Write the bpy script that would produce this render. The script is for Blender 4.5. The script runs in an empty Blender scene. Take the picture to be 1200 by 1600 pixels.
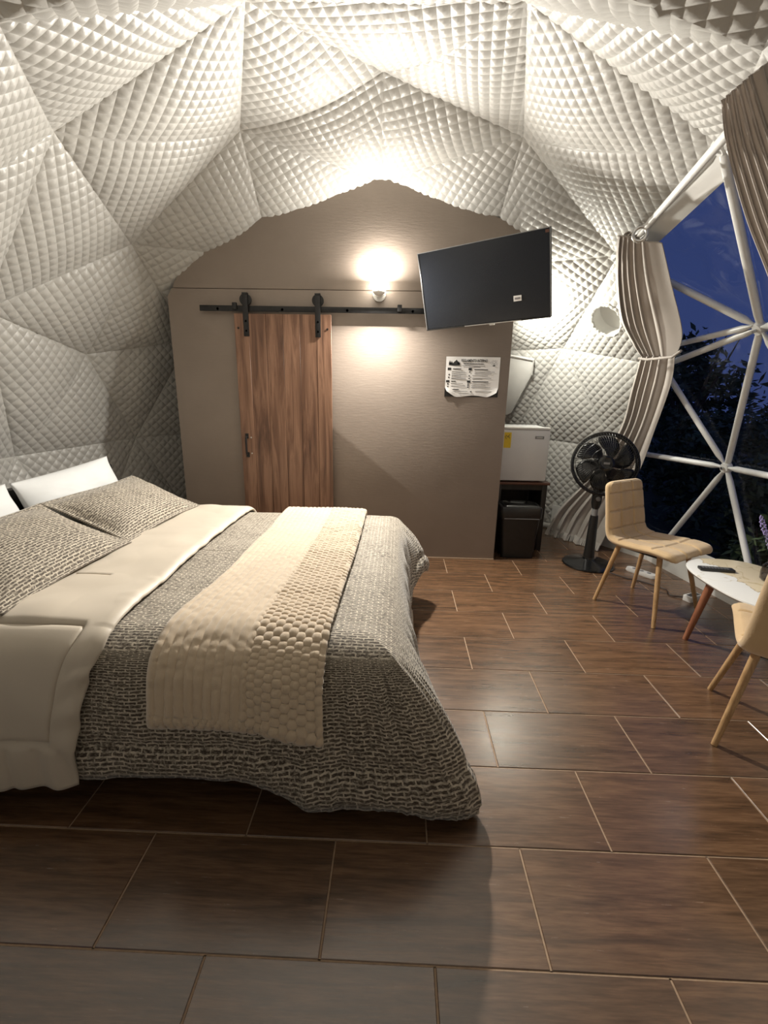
import bpy, bmesh, math, random
from mathutils import Vector, Matrix, noise
import numpy as np

random.seed(7)
SC = bpy.context.scene
COL = SC.collection
PI = math.pi

# ------------------------------------------------------------------ camera
H = 1.445
FPX, PITCH, YAW, ROLL = 721.5, .2631, .0263, .0190      # solved from the floor tiles and the dome hubs
def cam_rows():
    cy, sy = math.cos(YAW), math.sin(YAW); Rz = np.array([[cy, sy, 0], [-sy, cy, 0], [0, 0, 1]])
    Bm = np.array([[1, 0, 0], [0, 0, -1], [0, 1, 0.]])
    cp, sp = math.cos(PITCH), math.sin(PITCH); Rx = np.array([[1, 0, 0], [0, cp, -sp], [0, sp, cp]])
    cr, sr = math.cos(ROLL), math.sin(ROLL); Rr = np.array([[cr, -sr, 0], [sr, cr, 0], [0, 0, 1]])
    return Rr @ Rx @ Bm @ Rz
CM = cam_rows()
cam = bpy.data.cameras.new('camera')
cam.sensor_fit = 'HORIZONTAL'; cam.sensor_width = 36.0; cam.lens = FPX / 1200 * 36; cam.clip_start = .02
camo = bpy.data.objects.new('camera', cam); COL.objects.link(camo)
mw = Matrix.Identity(4)
for i in range(3):
    mw[i][0] = CM[0][i]; mw[i][1] = -CM[1][i]; mw[i][2] = -CM[2][i]
mw[2][3] = H
camo.matrix_world = mw
SC.camera = camo

# ------------------------------------------------------------------ world, exposure
w = bpy.data.worlds.new('night_sky'); SC.world = w; w.use_nodes = True
w.node_tree.nodes['Background'].inputs[0].default_value = (.085, .135, .41, 1)
w.node_tree.nodes['Background'].inputs[1].default_value = .30
vs = SC.view_settings
vs.view_transform = 'Standard'; vs.look = 'None'; vs.gamma = 1; vs.use_curve_mapping = False; vs.exposure = 0.35

# ------------------------------------------------------------------ pixel helpers (directions only)
def ray(x, y):
    d = CM.T @ np.array([(x - 600) / FPX, (y - 800) / FPX, 1.]); return d / np.linalg.norm(d)
CP = np.array([0, 0, H])
DC = np.array([-.1295, 3.0376, .473]); DR = 2.628; PSI = .36415     # dome centre, radius, turn
def on_dome(x, y, R=DR):
    d = ray(x, y); o = CP - DC; b = d @ o; q = b * b - o @ o + R * R
    return CP + d * (-b + math.sqrt(max(q, 0)))
def on_z(x, y, z): d = ray(x, y); return CP + d * ((z - H) / d[2])
def on_y(x, y, Y): d = ray(x, y); return CP + d * (Y / d[1])

# ------------------------------------------------------------------ object helpers
def tag(o, label=None, cat=None, group=None, kind=None):
    if label: o['label'] = label
    if cat: o['category'] = cat
    if group: o['group'] = group
    if kind: o['kind'] = kind
    return o
def empty(name, loc=(0, 0, 0), rz=0, label=None, cat=None, group=None, kind=None):
    o = bpy.data.objects.new(name, None); COL.objects.link(o); o.location = loc; o.rotation_euler = (0, 0, rz)
    o.empty_display_size = .1
    return tag(o, label, cat, group, kind)
def obj(name, me, mat=None, parent=None):
    o = bpy.data.objects.new(name, me); COL.objects.link(o)
    if mat is not None and not me.materials: me.materials.append(mat)
    if parent is not None: o.parent = parent
    return o
def copy_tree(o, parent=None):
    c = o.copy(); COL.objects.link(c); c.parent = parent
    for ch in o.children: copy_tree(ch, c)
    return c

class MB:
    """collects vertices and faces of ONE part"""
    def __init__(s): s.v = []; s.f = []; s.uv = []
    def add(s, vs_, fs_):
        n = len(s.v); s.v += [tuple(p) for p in vs_]; s.f += [tuple(i + n for i in f) for f in fs_]; return s
    def box(s, c, d, M=None):
        x, y, z = d[0] / 2, d[1] / 2, d[2] / 2
        P = [Vector((a * x, b * y, e * z)) for e in (-1, 1) for b in (-1, 1) for a in (-1, 1)]
        if M is not None: P = [M @ p for p in P]
        P = [p + Vector(c) for p in P]
        return s.add(P, [(0, 2, 3, 1), (4, 5, 7, 6), (0, 1, 5, 4), (2, 6, 7, 3), (0, 4, 6, 2), (1, 3, 7, 5)])
    def tube(s, pts, r, n=10, cap=True, flat=None):
        pts = [Vector(p) for p in pts]; rs = r if isinstance(r, (list, tuple)) else [r] * len(pts)
        vs_ = []; prev = None
        for i, p in enumerate(pts):
            t = (pts[min(i + 1, len(pts) - 1)] - pts[max(i - 1, 0)]).normalized()
            if prev is None:
                a = Vector((0, 0, 1)) if abs(t.z) < .9 else Vector((1, 0, 0))
                u = t.cross(a).normalized()
            else: u = (prev - t * prev.dot(t)).normalized()
            prev = u; v_ = t.cross(u)
            for k in range(n):
                a = 2 * PI * k / n; fa = flat[i] if flat else 1
                vs_.append(p + u * math.cos(a) * rs[i] + v_ * math.sin(a) * rs[i] * fa)
        fs_ = [(i * n + k, i * n + (k + 1) % n, (i + 1) * n + (k + 1) % n, (i + 1) * n + k) for i in range(len(pts) - 1) for k in range(n)]
        if cap: fs_ += [tuple(range(n - 1, -1, -1)), tuple((len(pts) - 1) * n + k for k in range(n))]
        return s.add(vs_, fs_)
    def lathe(s, prof, n=32, M=None, close=False):
        vs_ = []
        for r_, z_ in prof:
            for k in range(n):
                a = 2 * PI * k / n; p = Vector((r_ * math.cos(a), r_ * math.sin(a), z_)); vs_.append(M @ p if M is not None else p)
        fs_ = [(i * n + k, i * n + (k + 1) % n, (i + 1) * n + (k + 1) % n, (i + 1) * n + k) for i in range(len(prof) - 1) for k in range(n)]
        if not close:
            if prof[0][0] > 1e-6: fs_.append(tuple(range(n - 1, -1, -1)))
            if prof[-1][0] > 1e-6: fs_.append(tuple((len(prof) - 1) * n + k for k in range(n)))
        return s.add(vs_, fs_)
    def prism(s, poly, y0, y1):
        n = len(poly); vs_ = [(x, y0, z) for x, z in poly] + [(x, y1, z) for x, z in poly]
        return s.add(vs_, [tuple(range(n)), tuple(range(2 * n - 1, n - 1, -1))] + [(k, n + k, n + (k + 1) % n, (k + 1) % n) for k in range(n)])
    def torus(s, R_, r_, n=40, m=8, M=None):
        vs_ = []
        for i in range(n):
            a = 2 * PI * i / n
            for k in range(m):
                b = 2 * PI * k / m; q = R_ + r_ * math.cos(b); p = Vector((q * math.cos(a), q * math.sin(a), r_ * math.sin(b)))
                vs_.append(M @ p if M is not None else p)
        return s.add(vs_, [(i * m + k, ((i + 1) % n) * m + k, ((i + 1) % n) * m + (k + 1) % m, i * m + (k + 1) % m) for i in range(n) for k in range(m)])
    def build(s, name, mat, parent=None, smooth=False, bevel=0, seg=2, auto=None):
        me = bpy.data.meshes.new(name); me.from_pydata(s.v, [], s.f)
        bm = bmesh.new(); bm.from_mesh(me)
        bmesh.ops.recalc_face_normals(bm, faces=bm.faces)
        if bevel:
            eds = [e for e in bm.edges if len(e.link_faces) == 2 and e.calc_face_angle(0) > .5]
            bmesh.ops.bevel(bm, geom=eds, offset=bevel, segments=seg, profile=.5, affect='EDGES', clamp_overlap=True)
        bm.to_mesh(me); bm.free()
        o = obj(name, me, mat, parent)
        if smooth or bevel:
            me.polygons.foreach_set('use_smooth', [True] * len(me.polygons))
            me.set_sharp_from_angle(angle=auto if auto else math.radians(40))
        me.update()
        return o

def grid_mesh(name, P, mat, parent=None, uv=None, closed_u=False, smooth=True, flip=False):
    """P: array nu x nv x 3"""
    P = np.asarray(P, float); nu, nv = P.shape[:2]
    F = []
    for i in range(nu - (0 if closed_u else 1)):
        for j in range(nv - 1):
            q = (i * nv + j, ((i + 1) % nu) * nv + j, ((i + 1) % nu) * nv + j + 1, i * nv + j + 1)
            F.append(q[::-1] if flip else q)
    me = bpy.data.meshes.new(name); me.from_pydata(P.reshape(-1, 3).tolist(), [], F)
    if uv is not None:
        U = np.asarray(uv, float).reshape(-1, 2); L = me.uv_layers.new(name='uv')
        idx = np.empty(len(me.loops), int); me.loops.foreach_get('vertex_index', idx)
        L.data.foreach_set('uv', U[idx].ravel())
    if smooth: me.polygons.foreach_set('use_smooth', [True] * len(me.polygons))
    return obj(name, me, mat, parent)

def slab_mesh(name, pos, nor, th, nu, nv, mat, parent=None, uvs=(1, 1), disp=None):
    """closed cushion: centre sheet pos(u,v), normal nor(u,v), thickness th(u,v); u,v in -1..1"""
    us = np.linspace(-1, 1, nu); vs_ = np.linspace(-1, 1, nv)
    V, F, U = [], [], []
    top = {}; bot = {}
    for i, u in enumerate(us):
        for j, v in enumerate(vs_):
            p = np.array(pos(u, v), float); n = np.array(nor(u, v), float); t = th(u, v)
            d = disp(u, v) if disp else 0
            top[i, j] = len(V); V.append(p + n * (t / 2 + d)); U.append((u * uvs[0], v * uvs[1]))
            if i in (0, nu - 1) or j in (0, nv - 1):
                if t < 1e-5: bot[i, j] = top[i, j]; continue
            bot[i, j] = len(V); V.append(p - n * t / 2); U.append((u * uvs[0] + .37, v * uvs[1]))
    for i in range(nu - 1):
        for j in range(nv - 1):
            F.append((top[i, j], top[i + 1, j], top[i + 1, j + 1], top[i, j + 1]))
            F.append((bot[i, j], bot[i, j + 1], bot[i + 1, j + 1], bot[i + 1, j]))
    bd = [(i, 0) for i in range(nu)] + [(nu - 1, j) for j in range(1, nv)] + [(i, nv - 1) for i in range(nu - 2, -1, -1)] + [(0, j) for j in range(nv - 2, 0, -1)]
    for a, b in zip(bd, bd[1:] + bd[:1]):
        q = []
        for k in (top[a], bot[a], bot[b], top[b]):
            if k not in q: q.append(k)
        if len(q) > 2: F.append(tuple(q))
    me = bpy.data.meshes.new(name); me.from_pydata([tuple(p) for p in V], [], F)
    U = np.array(U); L = me.uv_layers.new(name='uv'); idx = np.empty(len(me.loops), int); me.loops.foreach_get('vertex_index', idx)
    L.data.foreach_set('uv', U[idx].ravel())
    bm = bmesh.new(); bm.from_mesh(me); bmesh.ops.recalc_face_normals(bm, faces=bm.faces); bm.to_mesh(me); bm.free()
    me.polygons.foreach_set('use_smooth', [True] * len(me.polygons))
    return obj(name, me, mat, parent)

# ------------------------------------------------------------------ materials
class NT:
    def __init__(s, name):
        s.m = bpy.data.materials.new(name); s.m.use_nodes = True; s.t = s.m.node_tree; s.n = s.t.nodes
        s.b = s.n['Principled BSDF']; s.out = s.n['Material Output']
    def node(s, typ, **kw):
        n = s.n.new(typ)
        for k, v in kw.items(): setattr(n, k, v)
        return n
    def link(s, a, b): s.t.links.new(a, b)
    def val(s, n, key, v):
        if hasattr(v, 'is_linked'): s.link(v, n.inputs[key])
        else: n.inputs[key].default_value = v
    def ramp(s, fac, stops, interp='LINEAR'):
        r = s.node('ShaderNodeValToRGB'); r.color_ramp.interpolation = interp
        while len(r.color_ramp.elements) < len(stops): r.color_ramp.elements.new(.5)
        for e, (p, c) in zip(r.color_ramp.elements, stops): e.position = p; e.color = (*c, 1)
        s.link(fac, r.inputs[0]); return r.outputs[0]
    def noise(s, vec, scale=5, detail=3, rough=.5, dist=0):
        n = s.node('ShaderNodeTexNoise'); n.inputs['Scale'].default_value = scale; n.inputs['Detail'].default_value = detail
        n.inputs['Roughness'].default_value = rough; n.inputs['Distortion'].default_value = dist
        if vec is not None: s.link(vec, n.inputs['Vector'])
        return n.outputs[0]
    def coord(s, out='Object'): return s.node('ShaderNodeTexCoord').outputs[out]
    def mapping(s, vec, scale=(1, 1, 1), loc=(0, 0, 0), rot=(0, 0, 0)):
        m = s.node('ShaderNodeMapping'); s.link(vec, m.inputs[0])
        m.inputs['Scale'].default_value = scale; m.inputs['Rotation'].default_value = rot
        if hasattr(loc, 'is_linked'): s.link(loc, m.inputs['Location'])
        else: m.inputs['Location'].default_value = loc
        return m.outputs[0]
    def mix(s, fac, a, b, typ='MIX'):
        n = s.node('ShaderNodeMix'); n.data_type = 'RGBA'; n.blend_type = typ
        for k, v in ((0, fac), (6, a), (7, b)):
            if hasattr(v, 'is_linked'): s.link(v, n.inputs[k])
            else: n.inputs[k].default_value = v if k == 0 else (*v, 1)
        return n.outputs[2]
    def math(s, op, a, b=0.):
        n = s.node('ShaderNodeMath', operation=op)
        for k, v in ((0, a), (1, b)):
            if hasattr(v, 'is_linked'): s.link(v, n.inputs[k])
            else: n.inputs[k].default_value = v
        return n.outputs[0]
    def bump(s, h, strength=.3, dist=.01):
        n = s.node('ShaderNodeBump'); n.inputs['Strength'].default_value = strength; n.inputs['Distance'].default_value = dist
        s.link(h, n.inputs['Height']); s.link(n.outputs[0], s.b.inputs['Normal'])
    def base(s, c):
        if hasattr(c, 'is_linked'): s.link(c, s.b.inputs['Base Color'])
        else: s.b.inputs['Base Color'].default_value = (*c, 1)

def plain(name, col, rough=.5, metal=0, noise_scale=0, amt=.15, bump=0, coat=0, spec=.5):
    t = NT(name); t.b.inputs['Roughness'].default_value = rough; t.b.inputs['Metallic'].default_value = metal
    t.b.inputs['Coat Weight'].default_value = coat; t.b.inputs['Specular IOR Level'].default_value = spec
    if noise_scale:
        f = t.noise(t.coord(), noise_scale, 4, .6)
        t.base(t.ramp(f, [(.3, tuple(c * (1 - amt) for c in col)), (.7, tuple(min(1, c * (1 + amt)) for c in col))]))
        if bump: t.bump(f, bump, .005)
    else: t.base(col)
    return t.m

def m_liner():
    t = NT('quilted_liner'); o = t.coord()
    f = t.noise(o, 3, 3); g = t.noise(o, 240, 2)
    t.base(t.ramp(f, [(.3, (.43, .42, .395)), (.7, (.49, .48, .45))]))
    t.b.inputs['Roughness'].default_value = .42; t.b.inputs['Sheen Weight'].default_value = .15
    t.bump(g, .12, .002); return t.m
def m_wall():
    t = NT('taupe_paint'); o = t.coord()
    f = t.noise(o, 2.2, 4, .6); t.base(t.ramp(f, [(.3, (.265, .215, .178)), (.75, (.305, .25, .208))]))
    t.b.inputs['Roughness'].default_value = .55
    t.bump(t.noise(t.mapping(o, (3, 3, 18)), 4, 4, .6), .12, .01); return t.m
def m_tile():
    t = NT('wood_look_tile'); o = t.coord(); info = t.node('ShaderNodeObjectInfo')
    cx = t.node('ShaderNodeCombineXYZ'); r = t.math('MULTIPLY', info.outputs['Random'], 37.)
    t.link(r, cx.inputs[0]); t.link(r, cx.inputs[1])
    m = t.mapping(o, (1.6, 17, 1), cx.outputs[0])
    a = t.noise(m, 1.6, 6, .62, .5); b = t.noise(t.mapping(o, (5, 60, 1), cx.outputs[0]), 2.2, 4, .6)
    c1 = t.ramp(a, [(.25, (.060, .034, .019)), (.47, (.130, .073, .040)), (.62, (.190, .108, .060)), (.8, (.10, .057, .032))])
    c2 = t.ramp(b, [(.35, (.45, .43, .41)), (.6, (1, 1, 1))])
    c = t.mix(.55, c1, c2, 'MULTIPLY')
    tint = t.ramp(info.outputs['Random'], [(0, (.82, .80, .80)), (1, (1.12, 1.06, 1.0))])
    t.base(t.mix(1, c, tint, 'MULTIPLY'))
    rr = t.ramp(b, [(.2, (.21, .21, .21)), (.9, (.30, .30, .30))]); t.link(rr, t.b.inputs['Roughness'])
    t.b.inputs['Specular IOR Level'].default_value = .8; t.b.inputs['IOR'].default_value = 1.62
    t.bump(b, .05, .002); return t.m
def m_wood(name, dark, mid, light, axis=2, scale=1., rough=.45):
    t = NT(name); o = t.coord(); info = t.node('ShaderNodeObjectInfo')
    cx = t.node('ShaderNodeCombineXYZ'); r = t.math('MULTIPLY', info.outputs['Random'], 23.)
    for k in range(3): t.link(r, cx.inputs[k])
    sc = [14 * scale] * 3; sc[axis] = .9 * scale
    a = t.noise(t.mapping(o, sc, cx.outputs[0]), 1.3, 6, .6, .9)
    sc2 = [70 * scale] * 3; sc2[axis] = 2.5 * scale
    b = t.noise(t.mapping(o, sc2, cx.outputs[0]), 2, 3)
    c = t.ramp(a, [(.28, dark), (.45, mid), (.6, light), (.72, mid)])
    t.base(t.mix(.35, c, t.ramp(b, [(.3, (.45, .42, .4)), (.65, (1, 1, 1))]), 'MULTIPLY'))
    t.b.inputs['Roughness'].default_value = rough; t.bump(b, .08, .002); return t.m
def m_tweed():
    t = NT('brown_cream_tweed'); uv = t.coord('UV')
    wob = t.noise(uv, 40, 2); v = t.node('ShaderNodeVectorMath', operation='SCALE')
    nz = t.node('ShaderNodeTexNoise'); nz.inputs['Scale'].default_value = 60; nz.inputs['Detail'].default_value = 2; t.link(uv, nz.inputs['Vector'])
    t.link(nz.outputs['Color'], v.inputs[0]); v.inputs['Scale'].default_value = .008
    ad = t.node('ShaderNodeVectorMath', operation='ADD'); t.link(uv, ad.inputs[0]); t.link(v.outputs[0], ad.inputs[1])
    br = t.node('ShaderNodeTexBrick'); t.link(ad.outputs[0], br.inputs['Vector'])
    br.inputs['Scale'].default_value = 1.5; br.inputs['Brick Width'].default_value = .058; br.inputs['Row Height'].default_value = .0175
    br.inputs['Mortar Size'].default_value = .0040; br.inputs['Mortar Smooth'].default_value = .25; br.inputs['Bias'].default_value = -.1
    br.offset = .43; br.squash = 1
    br.inputs['Color1'].default_value = (.045, .032, .022, 1); br.inputs['Color2'].default_value = (.17, .135, .10, 1)
    br.inputs['Mortar'].default_value = (.66, .59, .48, 1)
    patch = t.noise(uv, 7, 4, .7); fine = t.noise(uv, 55, 2, .6)
    th = t.noise(t.mapping(uv, (1, 2.6, 1)), 75, 3, .7)
    grains = t.ramp(th, [(.36, (.030, .021, .014)), (.50, (.085, .064, .046)), (.60, (.31, .265, .205)), (.72, (.62, .56, .46))])
    msk = t.math('MULTIPLY', br.outputs['Fac'], t.ramp(fine, [(.38, (.08, .08, .08)), (.6, (.85, .85, .85))]))
    dash = t.mix(msk, grains, (.68, .61, .49))
    dark = t.mix(t.ramp(patch, [(.38, (.55, .55, .55)), (.62, (.0, .0, .0))]), dash, br.outputs['Color'])
    c = dark
    t.base(c); t.b.inputs['Roughness'].default_value = .8; t.b.inputs['Sheen Weight'].default_value = .2
    t.bump(th, .25, .004); return t.m
def m_fabric(name, col, scale=300, rough=.8, bump=.2, amt=.08, sheen=.2):
    t = NT(name); o = t.coord(); f = t.noise(o, 4, 3); g = t.noise(o, scale, 2)
    t.base(t.ramp(f, [(.3, tuple(c * (1 - amt) for c in col)), (.7, tuple(min(1, c * (1 + amt)) for c in col))]))
    t.b.inputs['Roughness'].default_value = rough; t.b.inputs['Sheen Weight'].default_value = sheen
    t.bump(g, bump, .003); return t.m
def m_emit(name, col, s):
    t = NT(name); t.base((.9, .9, .9)); t.b.inputs['Emission Color'].default_value = (*col, 1); t.b.inputs['Emission Strength'].default_value = s; return t.m
def m_pvc():
    t = NT('clear_pvc'); o = t.coord(); n = t.n
    tr = t.node('ShaderNodeBsdfTransparent'); tr.inputs[0].default_value = (.90, .91, .94, 1)
    gl = t.node('ShaderNodeBsdfGlossy'); gl.inputs['Roughness'].default_value = .06; gl.inputs[0].default_value = (.9, .92, 1, 1)
    bp = t.node('ShaderNodeBump'); bp.inputs['Strength'].default_value = .3; bp.inputs['Distance'].default_value = .02
    m = t.mapping(o, (1.3, 1.3, 1.0), (0, 0, 0), (.5, .4, .3)); t.link(t.noise(m, 3.2, 4, .55, 1.6), bp.inputs['Height'])
    t.link(bp.outputs[0], gl.inputs['Normal'])
    lw = t.node('ShaderNodeLayerWeight'); lw.inputs[0].default_value = .5; t.link(bp.outputs[0], lw.inputs['Normal'])
    fac = t.math('ADD', t.math('MULTIPLY', t.math('POWER', lw.outputs['Facing'], 4.), .45), .028)
    mx = t.node('ShaderNodeMixShader'); t.link(fac, mx.inputs[0]); t.link(tr.outputs[0], mx.inputs[1]); t.link(gl.outputs[0], mx.inputs[2])
    t.link(mx.outputs[0], t.out.inputs[0]); return t.m
def m_glass():
    t = NT('smoked_glass'); tr = t.node('ShaderNodeBsdfTransparent'); tr.inputs[0].default_value = (.62, .6, .6, 1)
    gl = t.node('ShaderNodeBsdfGlossy'); gl.inputs['Roughness'].default_value = .03
    lw = t.node('ShaderNodeLayerWeight'); fac = t.math('ADD', t.math('MULTIPLY', t.math('POWER', lw.outputs['Facing'], 3.), .5), .04)
    mx = t.node('ShaderNodeMixShader'); t.link(fac, mx.inputs[0]); t.link(tr.outputs[0], mx.inputs[1]); t.link(gl.outputs[0], mx.inputs[2])
    t.link(mx.outputs[0], t.out.inputs[0]); return t.m
def m_tabletop():
    t = NT('white_top_cream_slab'); o = t.coord()
    nz = t.noise(o, 5.5, 4, .6)
    s = t.node('ShaderNodeSeparateXYZ'); t.link(o, s.inputs[0])
    f = t.math('ADD', t.math('ADD', s.outputs[0], .5), t.math('MULTIPLY', nz, .30))
    c = t.ramp(f, [(.570, (.80, .80, .78)), (.574, (.40, .33, .22)), (.581, (.72, .62, .44))])
    f2 = t.noise(o, 2.3, 3, .5, .5); vein = t.ramp(f2, [(.495, (1, 1, 1)), (.5, (.72, .66, .55)), (.505, (1, 1, 1))])
    t.base(t.mix(.8, c, vein, 'MULTIPLY')); t.b.inputs['Roughness'].default_value = .25; return t.m
def m_leaf(name, col):
    t = NT(name); info = t.node('ShaderNodeObjectInfo'); f = t.noise(t.coord(), 3, 2)
    t.base(t.ramp(f, [(.3, tuple(c * .5 for c in col)), (.7, tuple(c * 1.4 for c in col))])); t.b.inputs['Roughness'].default_value = .6; return t.m

M = dict(
    liner=m_liner(), wall=m_wall(), tile=m_tile(), grout=plain('tan_grout', (.36, .25, .165), .7, 0, 60, .15),
    subfloor=plain('mortar_bed', (.30, .21, .14), .8, 0, 30, .1),
    door=m_wood('walnut_planks', (.075, .036, .022), (.185, .094, .056), (.32, .178, .112)),
    steel=plain('black_steel', (.018, .017, .017), .42, .3, 30, .3), black=plain('black_plastic', (.014, .0135, .013), .33, 0, 40, .2),
    blackgloss=plain('gloss_black_plastic', (.010, .010, .010), .16, 0, 0), screen=plain('tv_screen', (.012, .014, .019), .19, 0, 0, spec=.55),
    chrome=plain('brushed_silver', (.55, .55, .55), .3, 1, 80, .1), white=plain('white_enamel', (.72, .72, .72), .3, 0, 6, .03),
    whitepaint=plain('white_painted_steel', (.70, .70, .68), .38, 0, 8, .05), plastic=plain('white_plastic', (.75, .74, .71), .4, 0, 10, .04),
    grey=plain('grey_plastic', (.22, .22, .22), .4, 0, 20, .1), yellow=plain('yellow_sticker', (.78, .55, .03), .5, 0, 15, .06),
    paper=plain('white_paper', (.78, .76, .74), .55, 0, 12, .03), ink=plain('black_ink', (.02, .02, .02), .6), greyink=plain('grey_ink', (.22, .21, .21), .6),
    tablewood=m_wood('dark_red_wood', (.045, .018, .012), (.10, .04, .026), (.16, .07, .045), 0), darkwood=m_wood('blackened_wood', (.008, .007, .006), (.016, .013, .011), (.026, .021, .018)),
    oak=m_wood('light_oak', (.33, .19, .082), (.46, .28, .13), (.56, .36, .18), 2, 2.), redwood=m_wood('reddish_wood', (.20, .07, .035), (.30, .115, .058), (.38, .16, .085), 2, 2.),
    chair=m_fabric('beige_velvet', (.55, .385, .21), 160, .85, .3, .16, .4), curtain=m_fabric('taupe_curtain', (.46, .415, .375), 400, .75, .12, .05, .2),
    fringe=m_fabric('pale_fringe', (.56, .53, .49), 300), cream=m_fabric('cream_satin', (.60, .525, .425), 500, .5, .06, .05, .25),
    fur=m_fabric('beige_plush', (.62, .495, .355), 420, .9, .5, .07, .6), tweed=m_tweed(), linen=m_fabric('white_linen', (.66, .67, .67), 500, .8, .08, .03),
    headboard=m_fabric('black_leatherette', (.012, .011, .011), 200, .45, .1, .2, 0), mattress=m_fabric('mattress_ticking', (.6, .58, .55), 200),
    bulb=m_emit('lit_lens', (1, .93, .80), 26), pvc=m_pvc(), glass=m_glass(), tabletop=m_tabletop(), remote=plain('remote_black', (.02, .02, .02), .4),
    ground=plain('dark_soil_and_grass', (.020, .030, .012), .9, 0, 9, .6, .6), bark=plain('bark', (.06, .045, .03), .9, 0, 20, .4, .5),
    leafd=m_leaf('dark_leaves', (.060, .085, .035)), leaf_lit=m_leaf('green_leaves_lit_tone', (.17, .23, .08)), lav=m_leaf('lavender_bloom', (.30, .25, .52)), stem=m_leaf('grey_green_stem', (.13, .16, .09)),  # green leaves are coloured brighter, standing in for room light on near plants
    vent=m_fabric('smooth_white_fabric', (.62, .61, .58), 300, .6, .05, .04), cord=plain('brown_cord', (.035, .02, .014), .5),
    lampmetal=plain('white_lamp_body', (.8, .79, .76), .4, 0, 10, .03),
)

# ================================================================== DOME
def ico3(freq=3):
    z = 1 / math.sqrt(5); r = 2 / math.sqrt(5)
    Pn = [(0, 0, 1)] + [(r * math.cos(2 * PI * i / 5), r * math.sin(2 * PI * i / 5), z) for i in range(5)] \
        + [(r * math.cos(2 * PI * (i + .5) / 5), r * math.sin(2 * PI * (i + .5) / 5), -z) for i in range(5)] + [(0, 0, -1)]
    Pn = np.array(Pn); F = []
    for i in range(5):
        j = (i + 1) % 5; F += [(0, 1 + i, 1 + j), (1 + i, 6 + i, 1 + j), (1 + j, 6 + i, 6 + j), (6 + i, 11, 6 + j)]
    key = {}; V = []; T = []
    def add(p):
        p = p / np.linalg.norm(p); k = tuple(np.round(p, 5) + 0.)
        if k not in key: key[k] = len(V); V.append(p)
        return key[k]
    for a, b, c in F:
        g = {}
        for i in range(freq + 1):
            for j in range(freq + 1 - i): g[i, j] = add((Pn[a] * i + Pn[b] * j + Pn[c] * (freq - i - j)) / freq)
        for i in range(freq):
            for j in range(freq - i):
                T.append((g[i, j], g[i + 1, j], g[i, j + 1]))
                if i + j < freq - 1: T.append((g[i + 1, j], g[i + 1, j + 1], g[i, j + 1]))
    return np.array(V), T
GV, GT = ico3()
ca, sa = math.cos(PSI), math.sin(PSI)
DV = GV @ np.array([[ca, sa, 0], [-sa, ca, 0], [0, 0, 1]]) * DR + DC
for i, px in {84: (1128, 226), 69: (824, 2), 51: (383, 0), 50: (84, 206), 6: (965, 400), 31: (205, 382), 34: (212, 684), 7: (596, 282), 33: (375, 204), 8: (818, 214)}.items():
    DV[i] = on_dome(*px)                        # hubs of the real, slightly slack frame
DV[7] = on_dome(596, 284, 2.567)
for i, r_ in ((32, 2.50), (5, 2.47), (4, 2.50)): DV[i] = DC + (DV[i] - DC) * (r_ / DR)     # lining pulled down onto the partition's arch
FACES = []
for t in GT:
    q = DV[list(t)]
    if q[:, 2].min() < -.15: continue
    c_ = q.mean(0); n_ = np.cross(q[1] - q[0], q[2] - q[0]); n_ /= np.linalg.norm(n_)
    if n_ @ (c_ - DC) < 0: n_ = -n_
    FACES.append((t, c_, n_, (CP - c_) @ n_))
WINDOW = [{6, 84, 82}, {6, 3, 82}, {3, 85, 82}, {3, 15, 85}, {15, 90, 85}, {85, 90, 86}, {85, 86, 87}, {82, 85, 87}, {82, 87, 83}, {84, 82, 83}]
HOLE_C = on_dome(949, 500, 2.56); HOLE_R = .135

shell = empty('ceiling', DC, 0, 'white quilted fabric lining of the dome tent', 'dome lining', kind='structure')
bpy.context.view_layer.update()
def rel(p, o): return np.asarray(p) - np.array(o.location)

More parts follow.
